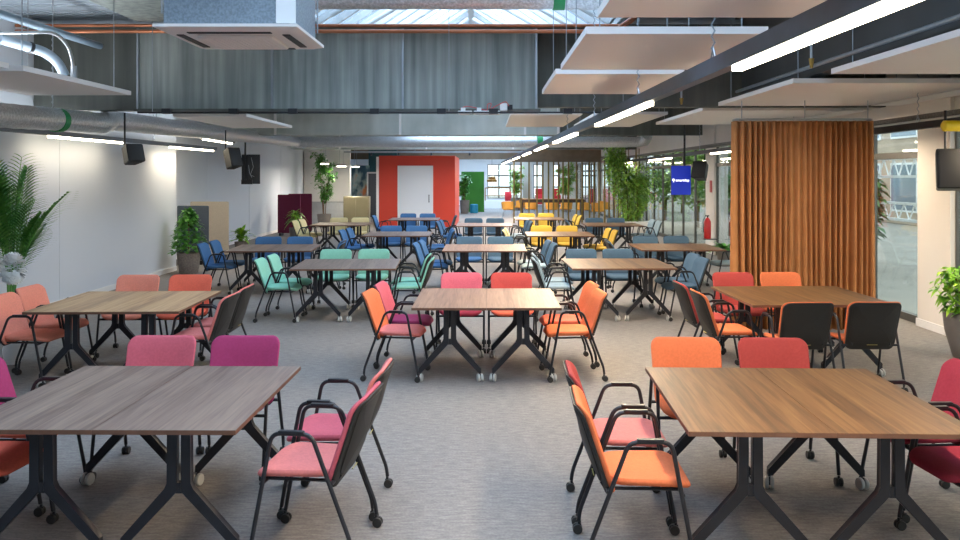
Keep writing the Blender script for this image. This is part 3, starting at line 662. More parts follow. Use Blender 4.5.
for sx in (-1, 1):
    for sy in (-1, 1): mb = MB(); rod(mb, sx * .44, sy * .4, .1, 1.25, .006); mb.build('hanger', M['zinc'], t)
MB().box(-.25, .1, -.5, -.2, .34, .46).build('drain_box', M['black'], t, False)

# ------------------------------------------------------------------ red box room
t = thing('red_meeting_box', 'bright red box room with a white door at the far end', 'booth', (-2.65, 35.5, 0))
MB().box(-1.46, 1.46, -2.5, 2.5, 0, 2.74).build('red_walls', M['red'], t, False)
MB().box(-1.56, -1.46, -2.52, 2.5, 0, 2.7).build('side_panel', M['white'], t, False)
d = MB().box(-.74, .62, -2.55, -2.5, 0, 2.36).build('door_frame', M['white'], t, False)
l = MB().box(-.7, .58, -2.575, -2.55, .01, 2.32).build('door_leaf', M['door'], t, False)
mb = MB(); mb.tube([(.47, -2.62, .95), (.47, -2.62, 1.25)], .018, 8); mb.box(.45, .49, -2.62, -2.575, .97, 1.0); mb.box(.45, .49, -2.62, -2.575, 1.2, 1.23); mb.build('door_handle', M['handle'], l)
t = thing('lighting_rail', 'white rail with small spots running above the red box front', 'rail', (-2.6, 31.5, 2.76))
mb = MB(); mb.box(-2.6, 4.2, -.03, .03, .05, .12); mb.build('rail', M['zinc'], t, False)
for x in (-1.6, -.6, .6, 2): mb = MB(); mb.tube([(x, 0, .05), (x, -.02, -.05)], .035, 8); mb.build('spot', M['black'], t)
for x in (-2.2, 0, 2.2, 4): mb = MB(); rod(mb, x, 0, .12, 1.44, .01); mb.build('hanger', M['zinc'], t)

# ------------------------------------------------------------------ curtain
t = thing('curtain', 'floor length rust orange pleated curtain on a ceiling rail', 'curtain', (4.04, 10.9, 0))
mb = MB(); path = []
import itertools
def cpath(s):
    # U-shaped: left return 0.7, front 1.78, right return .7
    if s < .16: return Vector((-.86, .16 - s)), Vector((-1, 0))
    if s < .16 + 1.72: return Vector((-.86 + s - .16, 0)), Vector((0, -1))
    return Vector((.86, s - 1.88)), Vector((1, 0))
n = 760; tot = 2.04; zs = [0.02, .5, 1.1, 1.7, 2.3, 2.55, 2.66]
rr = random.Random(3); ph = 0; phs = []
freq = 1
for i in range(n + 1):
    freq = freq * .985 + (.75 + rr.random() * .5) * .015 * 1.0; ph += 2 * PI * tot / n / .078 * (freq + .22 * math.sin(i * .05)); phs.append(ph)
for z in zs:
    for i in range(n + 1):
        s = tot * i / n; p, nn = cpath(s); k = z / 2.66
        a = .044 * (1.05 - .35 * k) * (1 + .4 * math.sin(s * 5.1)) ; off = a * math.sin(phs[i]) + .014 * (1 - k) * math.sin(phs[i] * .37 + 1)
        q = p + nn * off; mb.v.append((q.x + .012 * (1 - k) * math.sin(s * 7 + z), q.y, z))
for r_ in range(len(zs) - 1):
    for i in range(n):
        a = r_ * (n + 1) + i; mb.f.append((a, a + 1, a + n + 2, a + n + 1)); mb.m.append(0)
o = mb.build('pleated_cloth', M['curtain'], t, ang=3)
sm = o.modifiers.new('thick', 'SOLIDIFY'); sm.thickness = .003
mb = MB(); mb.tube(bend([(-.86, .16, 2.68), (-.86, 0, 2.68), (.86, 0, 2.68), (.86, .16, 2.68)], .05, 4), .015, 8); mb.build('rail', M['zinc'], t)
for x in (-.8, 0, .8): mb = MB(); mb.tube([(x, 0, 2.69), (x, 0, 2.92)], .006, 6); mb.build('hanger', M['zinc'], t)

# ------------------------------------------------------------------ plants
def pot(t, r, h, mat, taper=.72, square=False):
    mb = MB(); mb.lathe([(r * taper, 0), (r * (taper + .08), .02), (r * .93, h * .6), (r, h * .95), (r, h), (r * .88, h), (r * .86, h - .05)], 26); mb.build('pot', M[mat], t)
    mb = MB(); mb.lathe([(.001, h - .06), (r * .87, h - .05)], 20, cap=False); mb.build('soil', M['soil'], t)
def rand_dir(r, up=.3):
    a = r.random() * 2 * PI; z = r.uniform(-.5, 1) * .8 + up; return Vector((math.cos(a), math.sin(a), z)).normalized()
def bush(t, r, n, shape, L, w, mat, z0, seed):
    """shape(k)->(radius at height fraction), heights z0..z1"""
    mb = MB(); z1 = shape[1]; f = shape[0]
    for i in range(n):
        k = r.random(); rad = f(k); a = r.random() * 2 * PI; q = rad * math.sqrt(r.uniform(.15, 1)); p = Vector((q * math.cos(a), q * math.sin(a), z0 + (z1 - z0) * k))
        d = Vector((math.cos(a + r.uniform(-.8, .8)), math.sin(a + r.uniform(-.8, .8)), r.uniform(-.3, .9)))
        mb.leaf(p, d, L * r.uniform(.7, 1.2), w * r.uniform(.8, 1.2), r.uniform(.1, .6))
    mb.build('foliage', M[mat], t)
rr = random.Random(11)
# kentia palm
t = thing('potted_palm', 'tall kentia palm with arching fronds at the left wall', 'plant', (-5.85, 10.6, 0))
pot(t, .21, .46, 'pot', .7)
mb = MB(); stems = MB()
palm_fr = []
for i in range(20):
    a = i * 2.4 + rr.uniform(-.3, .3); H = rr.uniform(1.25, 2.4); out = rr.uniform(.2, .6) * (1.15 if H < 1.9 else .75)
    if math.cos(a) < -.2: out *= .5
    base = Vector((.04 * math.cos(a), .04 * math.sin(a), .42)); pts = []
    for k in range(9):
        u = k / 8; pts.append(base + Vector((math.cos(a) * out * u ** 1.8, math.sin(a) * out * u ** 1.8, (H - .42) * (u - .1 * u ** 3) )))
    stems.tube(pts, [.008 * (1 - .6 * k / 8) for k in range(9)], 6)
    for k in range(20):
        u = .42 + .58 * k / 19; j = min(int(u * 8), 7); f = u * 8 - j; p = pts[j].lerp(pts[j + 1], f); tdir = (pts[j + 1] - pts[j]).normalized()
        side = tdir.cross(Vector((math.cos(a), math.sin(a), 0))); side = side.normalized() if side.length > .05 else Vector((-math.sin(a), math.cos(a), 0))
        side = Vector((-math.sin(a), math.cos(a), 0))
        for sg in (-1, 1):
            Lf = .36 * math.sin(PI * (.18 + .75 * (u - .42) / .58)) + .1
            mb.leaf(p, tdir * .75 + side * sg * .7 + Vector((0, 0, -.1)), Lf, .034, .3)
stems.build('stems', M['palm'], t); mb.build('foliage', M['palm'], t)
# white flower cluster standing beside it
t = thing('white_flower_stand', 'large white ruffled blossom in front of the palm at the left edge', 'flower', (-4.95, 9.0, 0))
mb = MB(); c0 = Vector((0, 0, 1.0))
for i in range(420):
    d = Vector((rr.gauss(0, 1), rr.gauss(0, 1), rr.gauss(0, 1))).normalized(); mb.leaf(c0 + Vector((d.x * .09, d.y * .09, d.z * .12)), d, .06, .05, .1, 2)
mb.build('petals', M['flower'], t); mb = MB(); mb.tube([(0, 0, .25), (.01, 0, .6), (0, 0, 1.0)], .008, 6); mb.build('stem', M['palm'], t)
mb = MB(); mb.lathe([(.07, 0), (.09, .05), (.1, .15), (.06, .3), (.065, .32)], 18); mb.build('vase', M['white'], t)
# ficus in speckled pot
t = thing('potted_fiddle_leaf', 'bushy green plant in a speckled stone pot by the grey screen', 'plant', (-5.98, 17.3, 0))
pot(t, .23, .42, 'pot', .72); bush(t, rr, 620, (lambda k: .30 * (1 - k) ** .75 + .05, 1.27), .13, .08, 'fic', .42, 1)
MB().tube([(0, 0, .42), (0, 0, 1.1)], .012, 6).build('stem', M['bark'], t)
# acoustic floor screens
def screen(x, y, w, h, mat, lab, rz=0):
    t = thing('acoustic_screen', lab, 'screen', (x, y, 0), rz, 'freestanding fabric screens')
    T = Matrix.Rotation(PI / 2, 4, 'X')
    mb = MB(); mb.prism(rrect(w, h - .08, .03, 3, (0, (h - .08) / 2 + .08)), -.025, .025, T, inset=.008); mb.build('panel', M[mat], t)
    for sx in (-1, 1): MB().box(sx * w * .35 - .03, sx * w * .35 + .03, -.2, .2, 0, .09).build('foot', M['black'], t, False)
screen(-6.54, 19.2, .70, 1.3, 'slate_panel', 'slate grey fabric floor screen behind the stone pot plant')
screen(-6.62, 20.6, .92, 1.35, 'beige_panel', 'beige fabric floor screen right of the slate screen')
screen(-6.5, 28.4, .75, 1.35, 'wine_panel', 'nearer burgundy fabric floor screen on the far left')
screen(-6.35, 29.4, .8, 1.36, 'wine_panel', 'farther burgundy floor screen overlapping the nearer one')
t = thing('potted_plant', 'broad leaved yellow green plant right of the beige screen', 'plant', (-6.2, 21.8, 0))
pot(t, .17, .3, 'pot', .75); mb = MB()
for i in range(60):
    a = rr.random() * 2 * PI; mb.leaf((0, 0, .3 + rr.random() * .25), (math.cos(a), math.sin(a), rr.uniform(.3, 1.5)), rr.uniform(.3, .5), .09, rr.uniform(.3, .8))
mb.build('foliage', M['bright'], t)
t = thing('potted_plant', 'dracaena beside the burgundy screens', 'plant', (-5.95, 26.8, 0))
pot(t, .18, .35, 'pot_grey', .75); mb = MB()
for i in range(90):
    a = rr.random() * 2 * PI; mb.leaf((0, 0, .5 + rr.random() * .35), (math.cos(a), math.sin(a), rr.uniform(-.1, 1.5)), rr.uniform(.3, .45), .06, rr.uniform(.4, 1))
mb.build('foliage', M['bright'], t); MB().tube([(0, 0, .3), (0, 0, .8)], .02, 6).build('stem', M['bark'], t)
def tree(x, y, H, rad, lab, mat='dkleaf', n=900, L=.12, w=.05, potr=.28, poth=.45, pm='pot_grey', seed=1, clear=.7, name='potted_tree'):
    t = thing(name, lab, 'plant', (x, y, 0)); r = random.Random(seed); pot(t, potr, poth, pm, .7)
    st = MB(); fo = MB()
    for i in range(5):
        a = r.random() * 2 * PI; top = Vector((rad * .35 * math.cos(a), rad * .35 * math.sin(a), H * r.uniform(.8, .97)))
        mid = top * .5 + Vector((r.uniform(-.08, .08), r.uniform(-.08, .08), .2)); b = Vector((.04 * math.cos(a), .04 * math.sin(a), poth - .05))
        st.tube([b, mid, top], [.018, .012, .005], 6)
        for j in range(int(7)):
            u = r.uniform(.25, 1); p = b.lerp(mid, u * 2) if u < .5 else mid.lerp(top, u * 2 - 1)
            if p.z < clear: continue
            dd = rand_dir(r, .35); ln = rad * r.uniform(.4, .9); e = p + dd * ln * .8
            if e.z > H: e.z = H
            st.tube([p, e], [.006, .003], 4)
            for k in range(n // 35):
                q = p.lerp(e, r.uniform(.2, 1.05)) + Vector((r.gauss(0, .06), r.gauss(0, .06), r.gauss(0, .05)))
                fo.leaf(q, rand_dir(r, 0), L * r.uniform(.7, 1.2), w, r.uniform(.1, .7))
    st.build('trunk', M['bark'], t); fo.build('foliage', M[mat], t)
tree(-6.25, 33.2, 2.85, .75, 'tall loose ficus tree in a dark pot on the far left', mat='fic', n=1300, L=.15, w=.07, seed=5, potr=.27, poth=.5)
tree(-1.12, 45.0, 2.1, .45, 'leafy tree in a grey pot against the green wall', 'fic', 900, .16, .08, .26, .7, seed=8)
tree(2.2, 50, 2.6, .7, 'tree in a terracotta pot by the far bright window', 'vine', 1000, .2, .09, .35, .7, 'timberpot', seed=9) if False else tree(-4.0 + 5.75, 49, 2.6, .5, 'tree before the bright far windows', 'vine', 1000, .2, .09, .35, .7, 'pot', seed=9)
tree(4.4, 47, 2.7, .7, 'tree standing beyond the slat screen', 'vine', 1200, .22, .1, .35, .6, 'pot', seed=12)
# greenery at right column
t = thing('bamboo_planter', 'dense column of leafy greenery rising from a planter to the ceiling', 'plant', (4.85, 29.3, 0))
MB().box(-.6, .8, -.3, .3, 0, .42, bev=.03).build('planter', M['cream'], t)
mb = MB(); r = random.Random(4)
for i in range(3600):
    k = r.random(); z = .45 + 2.5 * k; cx_ = -.15 + .3 * math.sin(z * 1.7); rad = .36 + .25 * math.sin(PI * min(1, max(0, (z - .7) / 1.7))) * (1.1 if z < 2.4 else .5)
    a = r.random() * 2 * PI; q = rad * math.sqrt(r.random()); p = (cx_ + q * math.cos(a), .5 * q * math.sin(a), z)
    mb.leaf(p, rand_dir(r, -.1), r.uniform(.1, .2), .06, r.uniform(.2, .8), 2)
for i in range(1300):
    p = (.3 + r.gauss(0, .36), r.gauss(0, .15), 1.7 + r.gauss(0, .3)); mb.leaf(p, rand_dir(r, -.1), r.uniform(.12, .2), .06, .5, 2)
mb.build('foliage', M['vine'], t); mb = MB()
for i in range(7): x = r.uniform(-.4, .4); mb.tube([(x, r.uniform(-.15, .15), .4), (x + r.uniform(-.15, .15), 0, 2.9)], .015, 6)
mb.build('canes', M['bamboo'], t)
# right edge plant
t = thing('potted_plant', 'variegated leafy plant in a dark grey tapered pot at the right edge', 'plant', (5.2, 9.25, 0))
pot(t, .26, .5, 'pot_grey', .55); mb = MB(); r = random.Random(6)
for i in range(750):
    k = r.random(); a = r.random() * 2 * PI; q = (.34 - .2 * abs(k - .5)) * math.sqrt(r.random()); mb.leaf((q * math.cos(a), q * math.sin(a), .48 + .52 * k), rand_dir(r, -.05), r.uniform(.08, .14), .045, r.uniform(.3, .8))
mb.build('foliage', M['bright'], t); mb = MB()
for i in range(8): a = r.random() * 2 * PI; mb.tube([(0, 0, .42), (.18 * math.cos(a), .18 * math.sin(a), .9)], .006, 5)
mb.build('stems', M['bark'], t)
t = thing('potted_plant', 'low green plant on the floor left of the orange curtain', 'plant', (5.35, 19.4, 0))
pot(t, .15, .3, 'pot_grey', .7); mb = MB()
for i in range(60): a = r.random() * 2 * PI; mb.leaf((0, 0, .3), (math.cos(a), math.sin(a), r.uniform(.3, 1.5)), r.uniform(.3, .45), .1, r.uniform(.3, .8))
mb.build('foliage', M['fic'], t)

# ------------------------------------------------------------------ speakers, screens
def speaker(px, py, y, w, h, d, lab, rz, tilt=.3, pole=True):
    p = at(px, y, py=py); t = thing('loudspeaker', lab, 'speaker', p, rz)
    T = Matrix.Rotation(tilt, 4, 'X')
    mb = MB(); mb.prism([(-w / 2, d / 2), (-w * .32, -d / 2), (w * .32, -d / 2), (w / 2, d / 2)][::-1], -h / 2, h / 2, T, inset=.015); mb.build('cabinet', M['speaker'], t, ang=.4)
    mb = MB(); mb.box(-w * .44, w * .44, d / 2, d / 2 + .01, -h * .46, h * .46, T=T, bev=.008); mb.build('grille', M['rubber'], t)
    mb = MB(); mb.box(-.02, .02, -d / 2 - .09, -d / 2, -.03, .06); mb.tube([(0, -d / 2 - .09, 0), (0, -d / 2 - .09, min(.62, 4.2 - p[2]) if pole else .2)], .014, 8); mb.build('bracket', M['black'], t)
speaker(132, 154.5, 12.6, .27, .27, .2, 'black speaker with tilted face on the left, nearer of the wall pair', -2.2)
speaker(232, 158.5, 18.6, .3, .42, .26, 'black speaker second along the left wall, beside the monitor', -2.2)
speaker(701, 171, 21.0, .35, .42, .3, 'black speaker hanging right of the blue screen', 2.5)
speaker(952, 170, 8.7, .36, .40, .3, 'big black speaker at the right edge, before the pillar', 2.9, .1)
t = thing('wall_monitor', 'dark monitor rear with cables on a ceiling pole at the left wall', 'monitor', at(250.5, 22.5, py=169))
MB().box(-.24, .24, .02, .06, -.39, .38, bev=.01).build('screen', M['track_dark'], t)
MB().box(-.24, .05, -.01, .02, -.4, -.28).build('bracket_plate', M['black'], t, False)
mb = MB(); mb.tube([(-.13, -.02, -.3), (-.13, -.02, 1.3)], .025, 8); mb.build('pole', M['black'], t)
mb = MB(); mb.tube([(.02, 0, .3), (.08, -.02, .05), (.0, -.02, -.15), (.1, -.01, -.2)], .006, 5); mb.tube([(-.05, 0, .1), (-.02, -.02, -.1), (.04, -.02, -.22)], .006, 5); mb.build('cables', M['zinc'], t)
t = thing('display_screen', 'portrait blue display screen with white lettering on a ceiling pole', 'screen', at(681, 21.2, py=180.3))
MB().box(-.245, .245, 0, .04, -.36, .36, bev=.008).build('housing', M['black'], t)
MB().box(-.24, .24, -.004, 0, -.355, .355).build('display', M['bluescreen'], t, False)
mb = MB(); mb.tube([(.1, .06, 0), (.1, .06, 1.6)], .025, 8); mb.build('pole', M['black'], t)
cu = bpy.data.curves.new('lettering', 'FONT'); cu.body = 'smartdep'; cu.size = .088; cu.align_x = 'CENTER'; cu.align_y = 'CENTER'; cu.extrude = .001; cu.offset = .0015
tmp = bpy.data.objects.new('tmp', cu); col.objects.link(tmp); bpy.context.view_layer.update()
me = bpy.data.meshes.new_from_object(tmp.evaluated_get(bpy.context.evaluated_depsgraph_get())); bpy.data.objects.remove(tmp)
me.materials.clear(); me.materials.append(M['lettering']); o = bpy.data.objects.new('lettering', me); col.objects.link(o); o.parent = t; o.location = (.035, -.008, 0); o.rotation_euler = (PI / 2, 0, 0); o['label'] = 'white word on the blue display'
mb = MB(); T = Matrix.Rotation(PI / 2, 4, 'X'); mb.lathe([(.018, 0), (.03, 0), (.03, .003), (.018, .003)], 16, Matrix.Translation((-.185, -.006, .01)) @ T, cap=False); mb.add([(-.205, -.007, 0), (-.165, -.007, 0), (-.185, -.007, -.055)], [(0, 1, 2)]); mb.build('logo_symbol', M['lettering'], t)
# fire extinguisher on stand
t = thing('fire_extinguisher', 'red fire extinguisher hanging on the white pillar', 'fire extinguisher', at(707.5, 21.15, h=.42))
mb = MB(); mb.lathe([(.06, 0), (.085, .01), (.085, .42), (.05, .49), (.025, .52)], 20); mb.build('cylinder', M['redext'], t)
mb = MB(); mb.tube([(0, 0, .5), (0, 0, .56)], .022, 8); mb.box(-.06, .04, -.015, .015, .55, .58); mb.tube([(-.05, 0, .55), (-.11, 0, .45), (-.1, 0, .15)], .01, 6); mb.build('valve_and_hose', M['black'], t)
MB().box(-.095, .22, -.08, .1, -.02, 0).build('holder', M['black'], t, False)
mb = MB(); mb.box(XR - .063, XR - .052, 21.55, 21.75, 1.55, 1.85); mb.build('safety_sign', M['redext'], None, False, label='small red sign on the white pillar above the extinguisher', category='sign')
# cable tray + yellow cover at right
t = thing('cable_tray', 'perforated grey cable tray above the black window-side light', 'cable tray', (5.25, 5, 2.63))
mb = MB(); mb.box(-.12, .12, 0, 30, 0, .008); mb.box(-.12, -.112, 0, 30, 0, .06); mb.box(.112, .12, 0, 30, 0, .06); mb.build('tray', plain('tray_metal', '#7d7872', .5, .4, .2, 40), t, False)
for y in (1, 4, 8, 12, 18, 25): mb = MB(); mb.box(-.14, .14, y - .02, y + .02, -.02, 0); mb.build('support', M['zinc'], t, False)
p = at(952, 8.6, py=130); mb = MB(); mb.tube([(p[0] - .1, p[1], p[2] + .04), (p[0] - .08, p[1], p[2] + .04), (p[0] + .2, p[1], p[2] + .04), (p[0] + .22, p[1], p[2] + .04)], [.03, .055, .055, .03], 14)
mb.build('yellow_cover', M['yellow'], None, label='yellow rounded cover resting on the cable tray at right', category='cover')

# ------------------------------------------------------------------ left back corner : painting, cabinet, low wall
S('wall_back', bx(-5.6, -4.25, 41, 41.2, 0, 4.3), M['teal_wall'])
mb = MB(); mb.box(0, .85, -.02, .02, 0, 1.45)
pm, nt, b, o_ = newmat('abstract_painting'); tc, mp, no, cr = noisecol(nt, b, srgb('#1e4a5a'), srgb('#c8763c'), (2.6, 2, 1.3), 5, .42, .68); e = cr.color_ramp.elements.new(.55); e.color = srgb('#8fa6a0')
p = at(351, 40.8, py=196); o = mb.build('painting', pm, None, False, label='abstract teal and orange painting on the dark green wall', category='painting'); o.location = (p[0], 40.978, p[2])
t = thing('dark_door_panel', 'dark glazed door with a pale frame left of the red box', 'door', at(374.5, 40.7, h=0))
MB().box(-.36, .36, 0, .05, 0, 2.15).build('frame', M['zinc'], t, False); MB().box(-.29, .29, -.02, 0, .02, 2.08).build('leaf', plain('dark_door', '#2c3440', .4), t, False)
t = thing('metal_cabinet', 'bronze metal cabinet behind the cream chairs', 'cabinet', (-5.1, 34.0, 0))
MB().box(-.5, .5, -.25, .25, 0, 1.16, bev=.02).build('body', M['locker'], t)
for sx in (-1, 1): MB().box(sx * .24 - .22, sx * .24 + .22, -.262, -.25, .06, 1.1).build('door', M['locker'], t, False)
t = thing('low_partition', 'pale grey low partition behind the tall ficus', 'partition', (-6.5, 34.6, 0))
MB().box(-.75, .75, 0, .06, 0, .9).build('panel', plain('grey_partition', '#aeb2b6', .6), t, False)
MB().box(-.78, .78, -.01, .07, .9, .93).build('top_rail', M['zinc'], t, False)

# ------------------------------------------------------------------ cafe area
S('wall_back', bx(-1.35, -.1, 47, 47.15, 0, 2.2), M['green_wall'])
t = thing('stool', 'round teal upholstered stool before the green wall', 'stool', at(474, 45.5, h=0))
mb = MB(); mb.lathe([(.19, 0), (.215, .02), (.215, .42), (.2, .46), (.15, .475), (.001, .48)], 24); mb.build('upholstery', M['teal'], t)
t = thing('pendant_lamp', 'round layered wooden pendant lamp by the far windows', 'lamp', at(492, 46, py=182))
mb = MB(); mb.lathe([(.25, 0), (.27, .02), (.27, .12), (.2, .16), (.2, .26), (.12, .32), (.02, .34)], 20); mb.build('shade', M['pendant'], t); mb = MB(); rod(mb, 0, 0, .3, 4.2 - 1.64, .008); mb.build('cord', M['black'], t)
t = thing('service_counter', 'low white counter with open shelf frame before the far windows', 'counter', (.9, 52.5, 0))
MB().box(-1.0, 1.2, -.3, .3, 0, .45).build('base', M['white'], t, False)
mb = MB()
for x in (-.95, .55): mb.box(x - .03, x + .03, -.03, .03, .45, 1.25)
mb.box(-.95, .55, -.03, .03, 1.2, 1.26); mb.box(-.95, .55, -.1, .1, .75, .78); mb.build('shelf_frame', M['timber'], t, False)
mb = MB(); mb.box(-.2, .2, -.2, .2, 0, .55, bev=.04); o = mb.build('red_box_seat', M['redcush'], None, label='red upholstered block on the white counter', category='seat'); o.location = (1.35, 52.4, .45)
# cafe chairs
t = thing('cafe_armchair', 'x', 'chair'); cafe0 = t
mb = MB()
prof = []
for k in range(13):
    a = PI + PI * k / 12; prof.append((.29 * math.cos(a), .27 * math.sin(a)))
vs = []; fs = []
for r_, z in ((1.0, .42), (1.06, .6), (1.1, .78), (.98, .78), (.92, .6), (.88, .42)):
    for x, y in prof: vs.append((x * r_, y * r_, z - (.06 * (1 - abs(math.sin(math.atan2(y, x)))) if z > .7 else 0)))
for i in range(5):
    for k in range(12): fs.append((i * 13 + k, i * 13 + k + 1, (i + 1) * 13 + k + 1, (i + 1) * 13 + k))
mb.add(vs, fs); mb.build('backrest', M['orange_seat'], t)
mb = MB(); pad(mb, .5, .5, .1, .12, lambda u, v, n: (u, v, .42 + n)); mb.build('seat', M['orange_seat'], t)
for sx in (-1, 1):
    for sy in (-1, 1): mb = MB(); mb.tube([(sx * .17, sy * .17, .38), (sx * .25, sy * .25, 0)], .014, 8); mb.build('leg', M['zinc'], t)
cf = [(508, 40.5, 0, 'orange tub chair left of the slat screen'), (519, 43, 1, 'orange tub chair partly behind the first slats'), (531, 41, .3, 'orange tub chair behind the slats, left part'), (552, 40.5, 0, 'orange tub chair behind the slats under the high table'),
      (566, 41, .5, 'orange tub chair behind the slats, right of centre'), (583, 40, -.6, 'orange tub chair behind the right slats'), (598, 38.5, -.8, 'orange tub chair at the right end of the slat screen'), (604, 41, -1, 'orange tub chair behind the greenery')]
for i, (px, y, rz, lab) in enumerate(cf):
    x = (px - CX) * y / F
    if i == 0: cafe0.location = (x, y, 0); cafe0.rotation_euler = (0, 0, rz); cafe0['label'] = lab; cafe0['group'] = 'orange cafe chairs'
    else: dup(cafe0, (x, y, 0), rz, label=lab, group='orange cafe chairs')
t = thing('high_table', 'long dark timber counter table behind the slats', 'table', (2.95, 38.6, 0))
MB().box(-1.45, 1.45, -.35, .35, .78, .92).build('tabletop', M['darktimber'], t, False)
MB().box(-1.42, 1.42, -.33, .33, .92, .935).build('top_surface', M['timber'], t, False)
for sx in (-1, 1): MB().box(sx * 1.35 - .06, sx * 1.35 + .06, -.3, .3, 0, .78).build('leg', M['darktimber'], t, False)
t = thing('red_sofa', 'red sofa by the far window behind the high table', 'sofa', (4.0, 55.5, 0)); MB().box(-.8, .8, -.4, .4, .15, .75, bev=.08).build('seat', M['redcush'], t); MB().box(-.8, .8, .2, .45, .75, 1.15, bev=.08).build('backrest', M['redcush'], t)
for sx in (-1, 1): MB().box(sx * .7 - .03, sx * .7 + .03, -.3, .3, 0, .15).build('leg', M['black'], t, False)
t = thing('red_sofa', 'crimson sofa by the far right window', 'sofa', (6.9, 55.5, 0)); MB().box(-.8, .8, -.4, .4, .15, .75, bev=.08).build('seat', C['crimson'], t); MB().box(-.8, .8, .2, .45, .75, 1.15, bev=.08).build('backrest', C['crimson'], t)
for sx in (-1, 1): MB().box(sx * .7 - .03, sx * .7 + .03, -.3, .3, 0, .15).build('leg', M['black'], t, False)
# slat screen
t = thing('slat_screen', 'tall timber slat screen dividing off the cafe', 'room divider', (3.0, 36, 0)); T = Matrix.Translation((-3.0, -36, 0))
MB().box(1.11, 5.1, 35.8, 36.2, 2.55, 2.78, T=T).build('top_beam', M['clad'], t, False)
for i, px in enumerate((514, 521, 529, 537, 543, 548.5, 553.5, 558.5, 563, 568.5, 576.5, 582, 589.5, 594, 599, 604.5)):
    y = (35.9, 36.1)[i % 2]; x = (px - CX) * y / F; MB().box(x - .03, x + .03, y - .045, y + .045, 0, 2.56, T=T).build('slat', M['bamboo'], t, False)
t = thing('slat_screen', 'second row of thin timber slats on the right near the windows', 'room divider', (5.0, 34, 0)); T = Matrix.Translation((-5, -34, 0))
MB().box(4.6, 5.55, 33.5, 34.5, 2.5, 2.7, T=T).build('top_beam', M['clad'], t, False)
for i in range(5): x = 4.7 + .19 * i; MB().box(x - .025, x + .025, 34 + .1 * (i % 2), 34.06 + .1 * (i % 2), 0, 2.5, T=T).build('slat', M['bamboo'], t, False)
# white round pillars of the cafe
for i, (px, y) in enumerate(((527, 50), (548, 50), (572, 50))):
    mb = MB(); x = (px - CX) * y / F; mb.box(x - .25, x + .25, y - .25, y + .25, 0, 4.2); S('wall_back', mb, M['cream'])

# ------------------------------------------------------------------ outside
S('floor', bx(XR + .12, 40, -10, 90, -.2, -.02), M['pave'], label='paved courtyard outside')
S('floor', bx(-20, XR + .12, 62, 90, -.2, -.02), M['pave'], label='paved ground beyond the far windows')
def building(x0, x1, y0, y1, h, lab, mat, axis, nb, nf, fh=3.0):
    t = thing('building', lab, 'building', ((x0 + x1) / 2, (y0 + y1) / 2, 0)); T = Matrix.Translation((-(x0 + x1) / 2, -(y0 + y1) / 2, 0))
    MB().box(x0, x1, y0, y1, 0, h, T=T).build('wall', M[mat], t, False)
    for f_ in range(nf):
        for b_ in range(nb):
            if axis == 'x':
                L = (y1 - y0) / nb; a = y0 + L * (b_ + .15); c = y0 + L * (b_ + .85)
                w_ = MB().box(x0 - .06, x0 + .02, a, c, .5 + f_ * fh, 2.5 + f_ * fh, T=T).build('window', M['truss'], t, False)
                MB().box(x0 - .07, x0 - .06, a + .08, c - .08, .58 + f_ * fh, 2.42 + f_ * fh, T=T).build('pane', M['facglass'], w_, False)
            else:
                L = (x1 - x0) / nb; a = x0 + L * (b_ + .15); c = x0 + L * (b_ + .85)
                w_ = MB().box(a, c, y0 - .06, y0 + .02, .5 + f_ * fh, 2.5 + f_ * fh, T=T).build('window', M['truss'], t, False)
                MB().box(a + .08, c - .08, y0 - .07, y0 - .06, .58 + f_ * fh, 2.42 + f_ * fh, T=T).build('pane', M['facglass'], w_, False)
building(17, 22, 8, 46, 6.3, 'pale rendered building across the courtyard', 'brick', 'x', 12, 2)
for kk, (z0, hh, lab) in enumerate(((1.95, .42, 'upper white steel lattice walkway outside the right windows'), (.95, .38, 'lower white steel lattice rail outside the right windows'))):
    t = thing('walkway_truss', lab, 'truss', (9.6, 22, z0))
    for z in (0, hh): MB().box(-.04, .04, -14, 14, z - .03, z + .03).build('chord', M['truss'], t, False)
    mb = MB()
    for k in range(56): y = -14 + k * .5; mb.tube([(0, y, 0), (0, y + .25, hh), (0, y + .5, 0)], .018, 5)
    mb.build('lattice', M['truss'], t)
    if kk == 0:
        for y in (-13, -6, 1, 8, 13): MB().box(-.06, .06, y - .06, y + .06, -1.95, 0).build('post', M['truss'], t, False)
def outtree(x, y, H, rad, lab, seed, mat='vine'):
    t = thing('tree', lab, 'tree', (x, y, -.02)); r = random.Random(seed); mb = MB()
    for i in range(1500):
        d = Vector((r.gauss(0, 1), r.gauss(0, 1), r.gauss(0, 1))).normalized() * r.uniform(.4, 1) ; mb.leaf((d.x * rad, d.y * rad, H * .6 + d.z * H * .4), rand_dir(r, 0), .3, .16, .4, 2)
    mb.build('foliage', M[mat], t); mb = MB(); mb.tube([(0, 0, 0), (.05, 0, H * .35), (0, 0, H * .8)], [.09, .07, .03], 8); mb.build('trunk', M['bark'], t)
for i, (x, y, H, rd, lab, m_) in enumerate(((7.7, 24.5, 3.0, .9, 'leafy shrub tree outside, right of the white pillar', 'dkleaf'), (8.0, 28.5, 3.4, 1.2, 'leafy tree outside behind the blue screen', 'vine'), (8.1, 33, 3.6, 1.25, 'tree outside behind the greenery column', 'vine'),
    (8.0, 38.5, 3.6, 1.2, 'tree outside, farthest along the glass wall', 'dkleaf'), (7.9, 18.2, 2.3, .4, 'slim shrub outside beside the orange curtain', 'dkleaf'), (10.5, 46, 4, 1.5, 'large tree outside the far right corner', 'vine'))):
    outtree(x, y, H, rd, lab, 20 + i, m_)

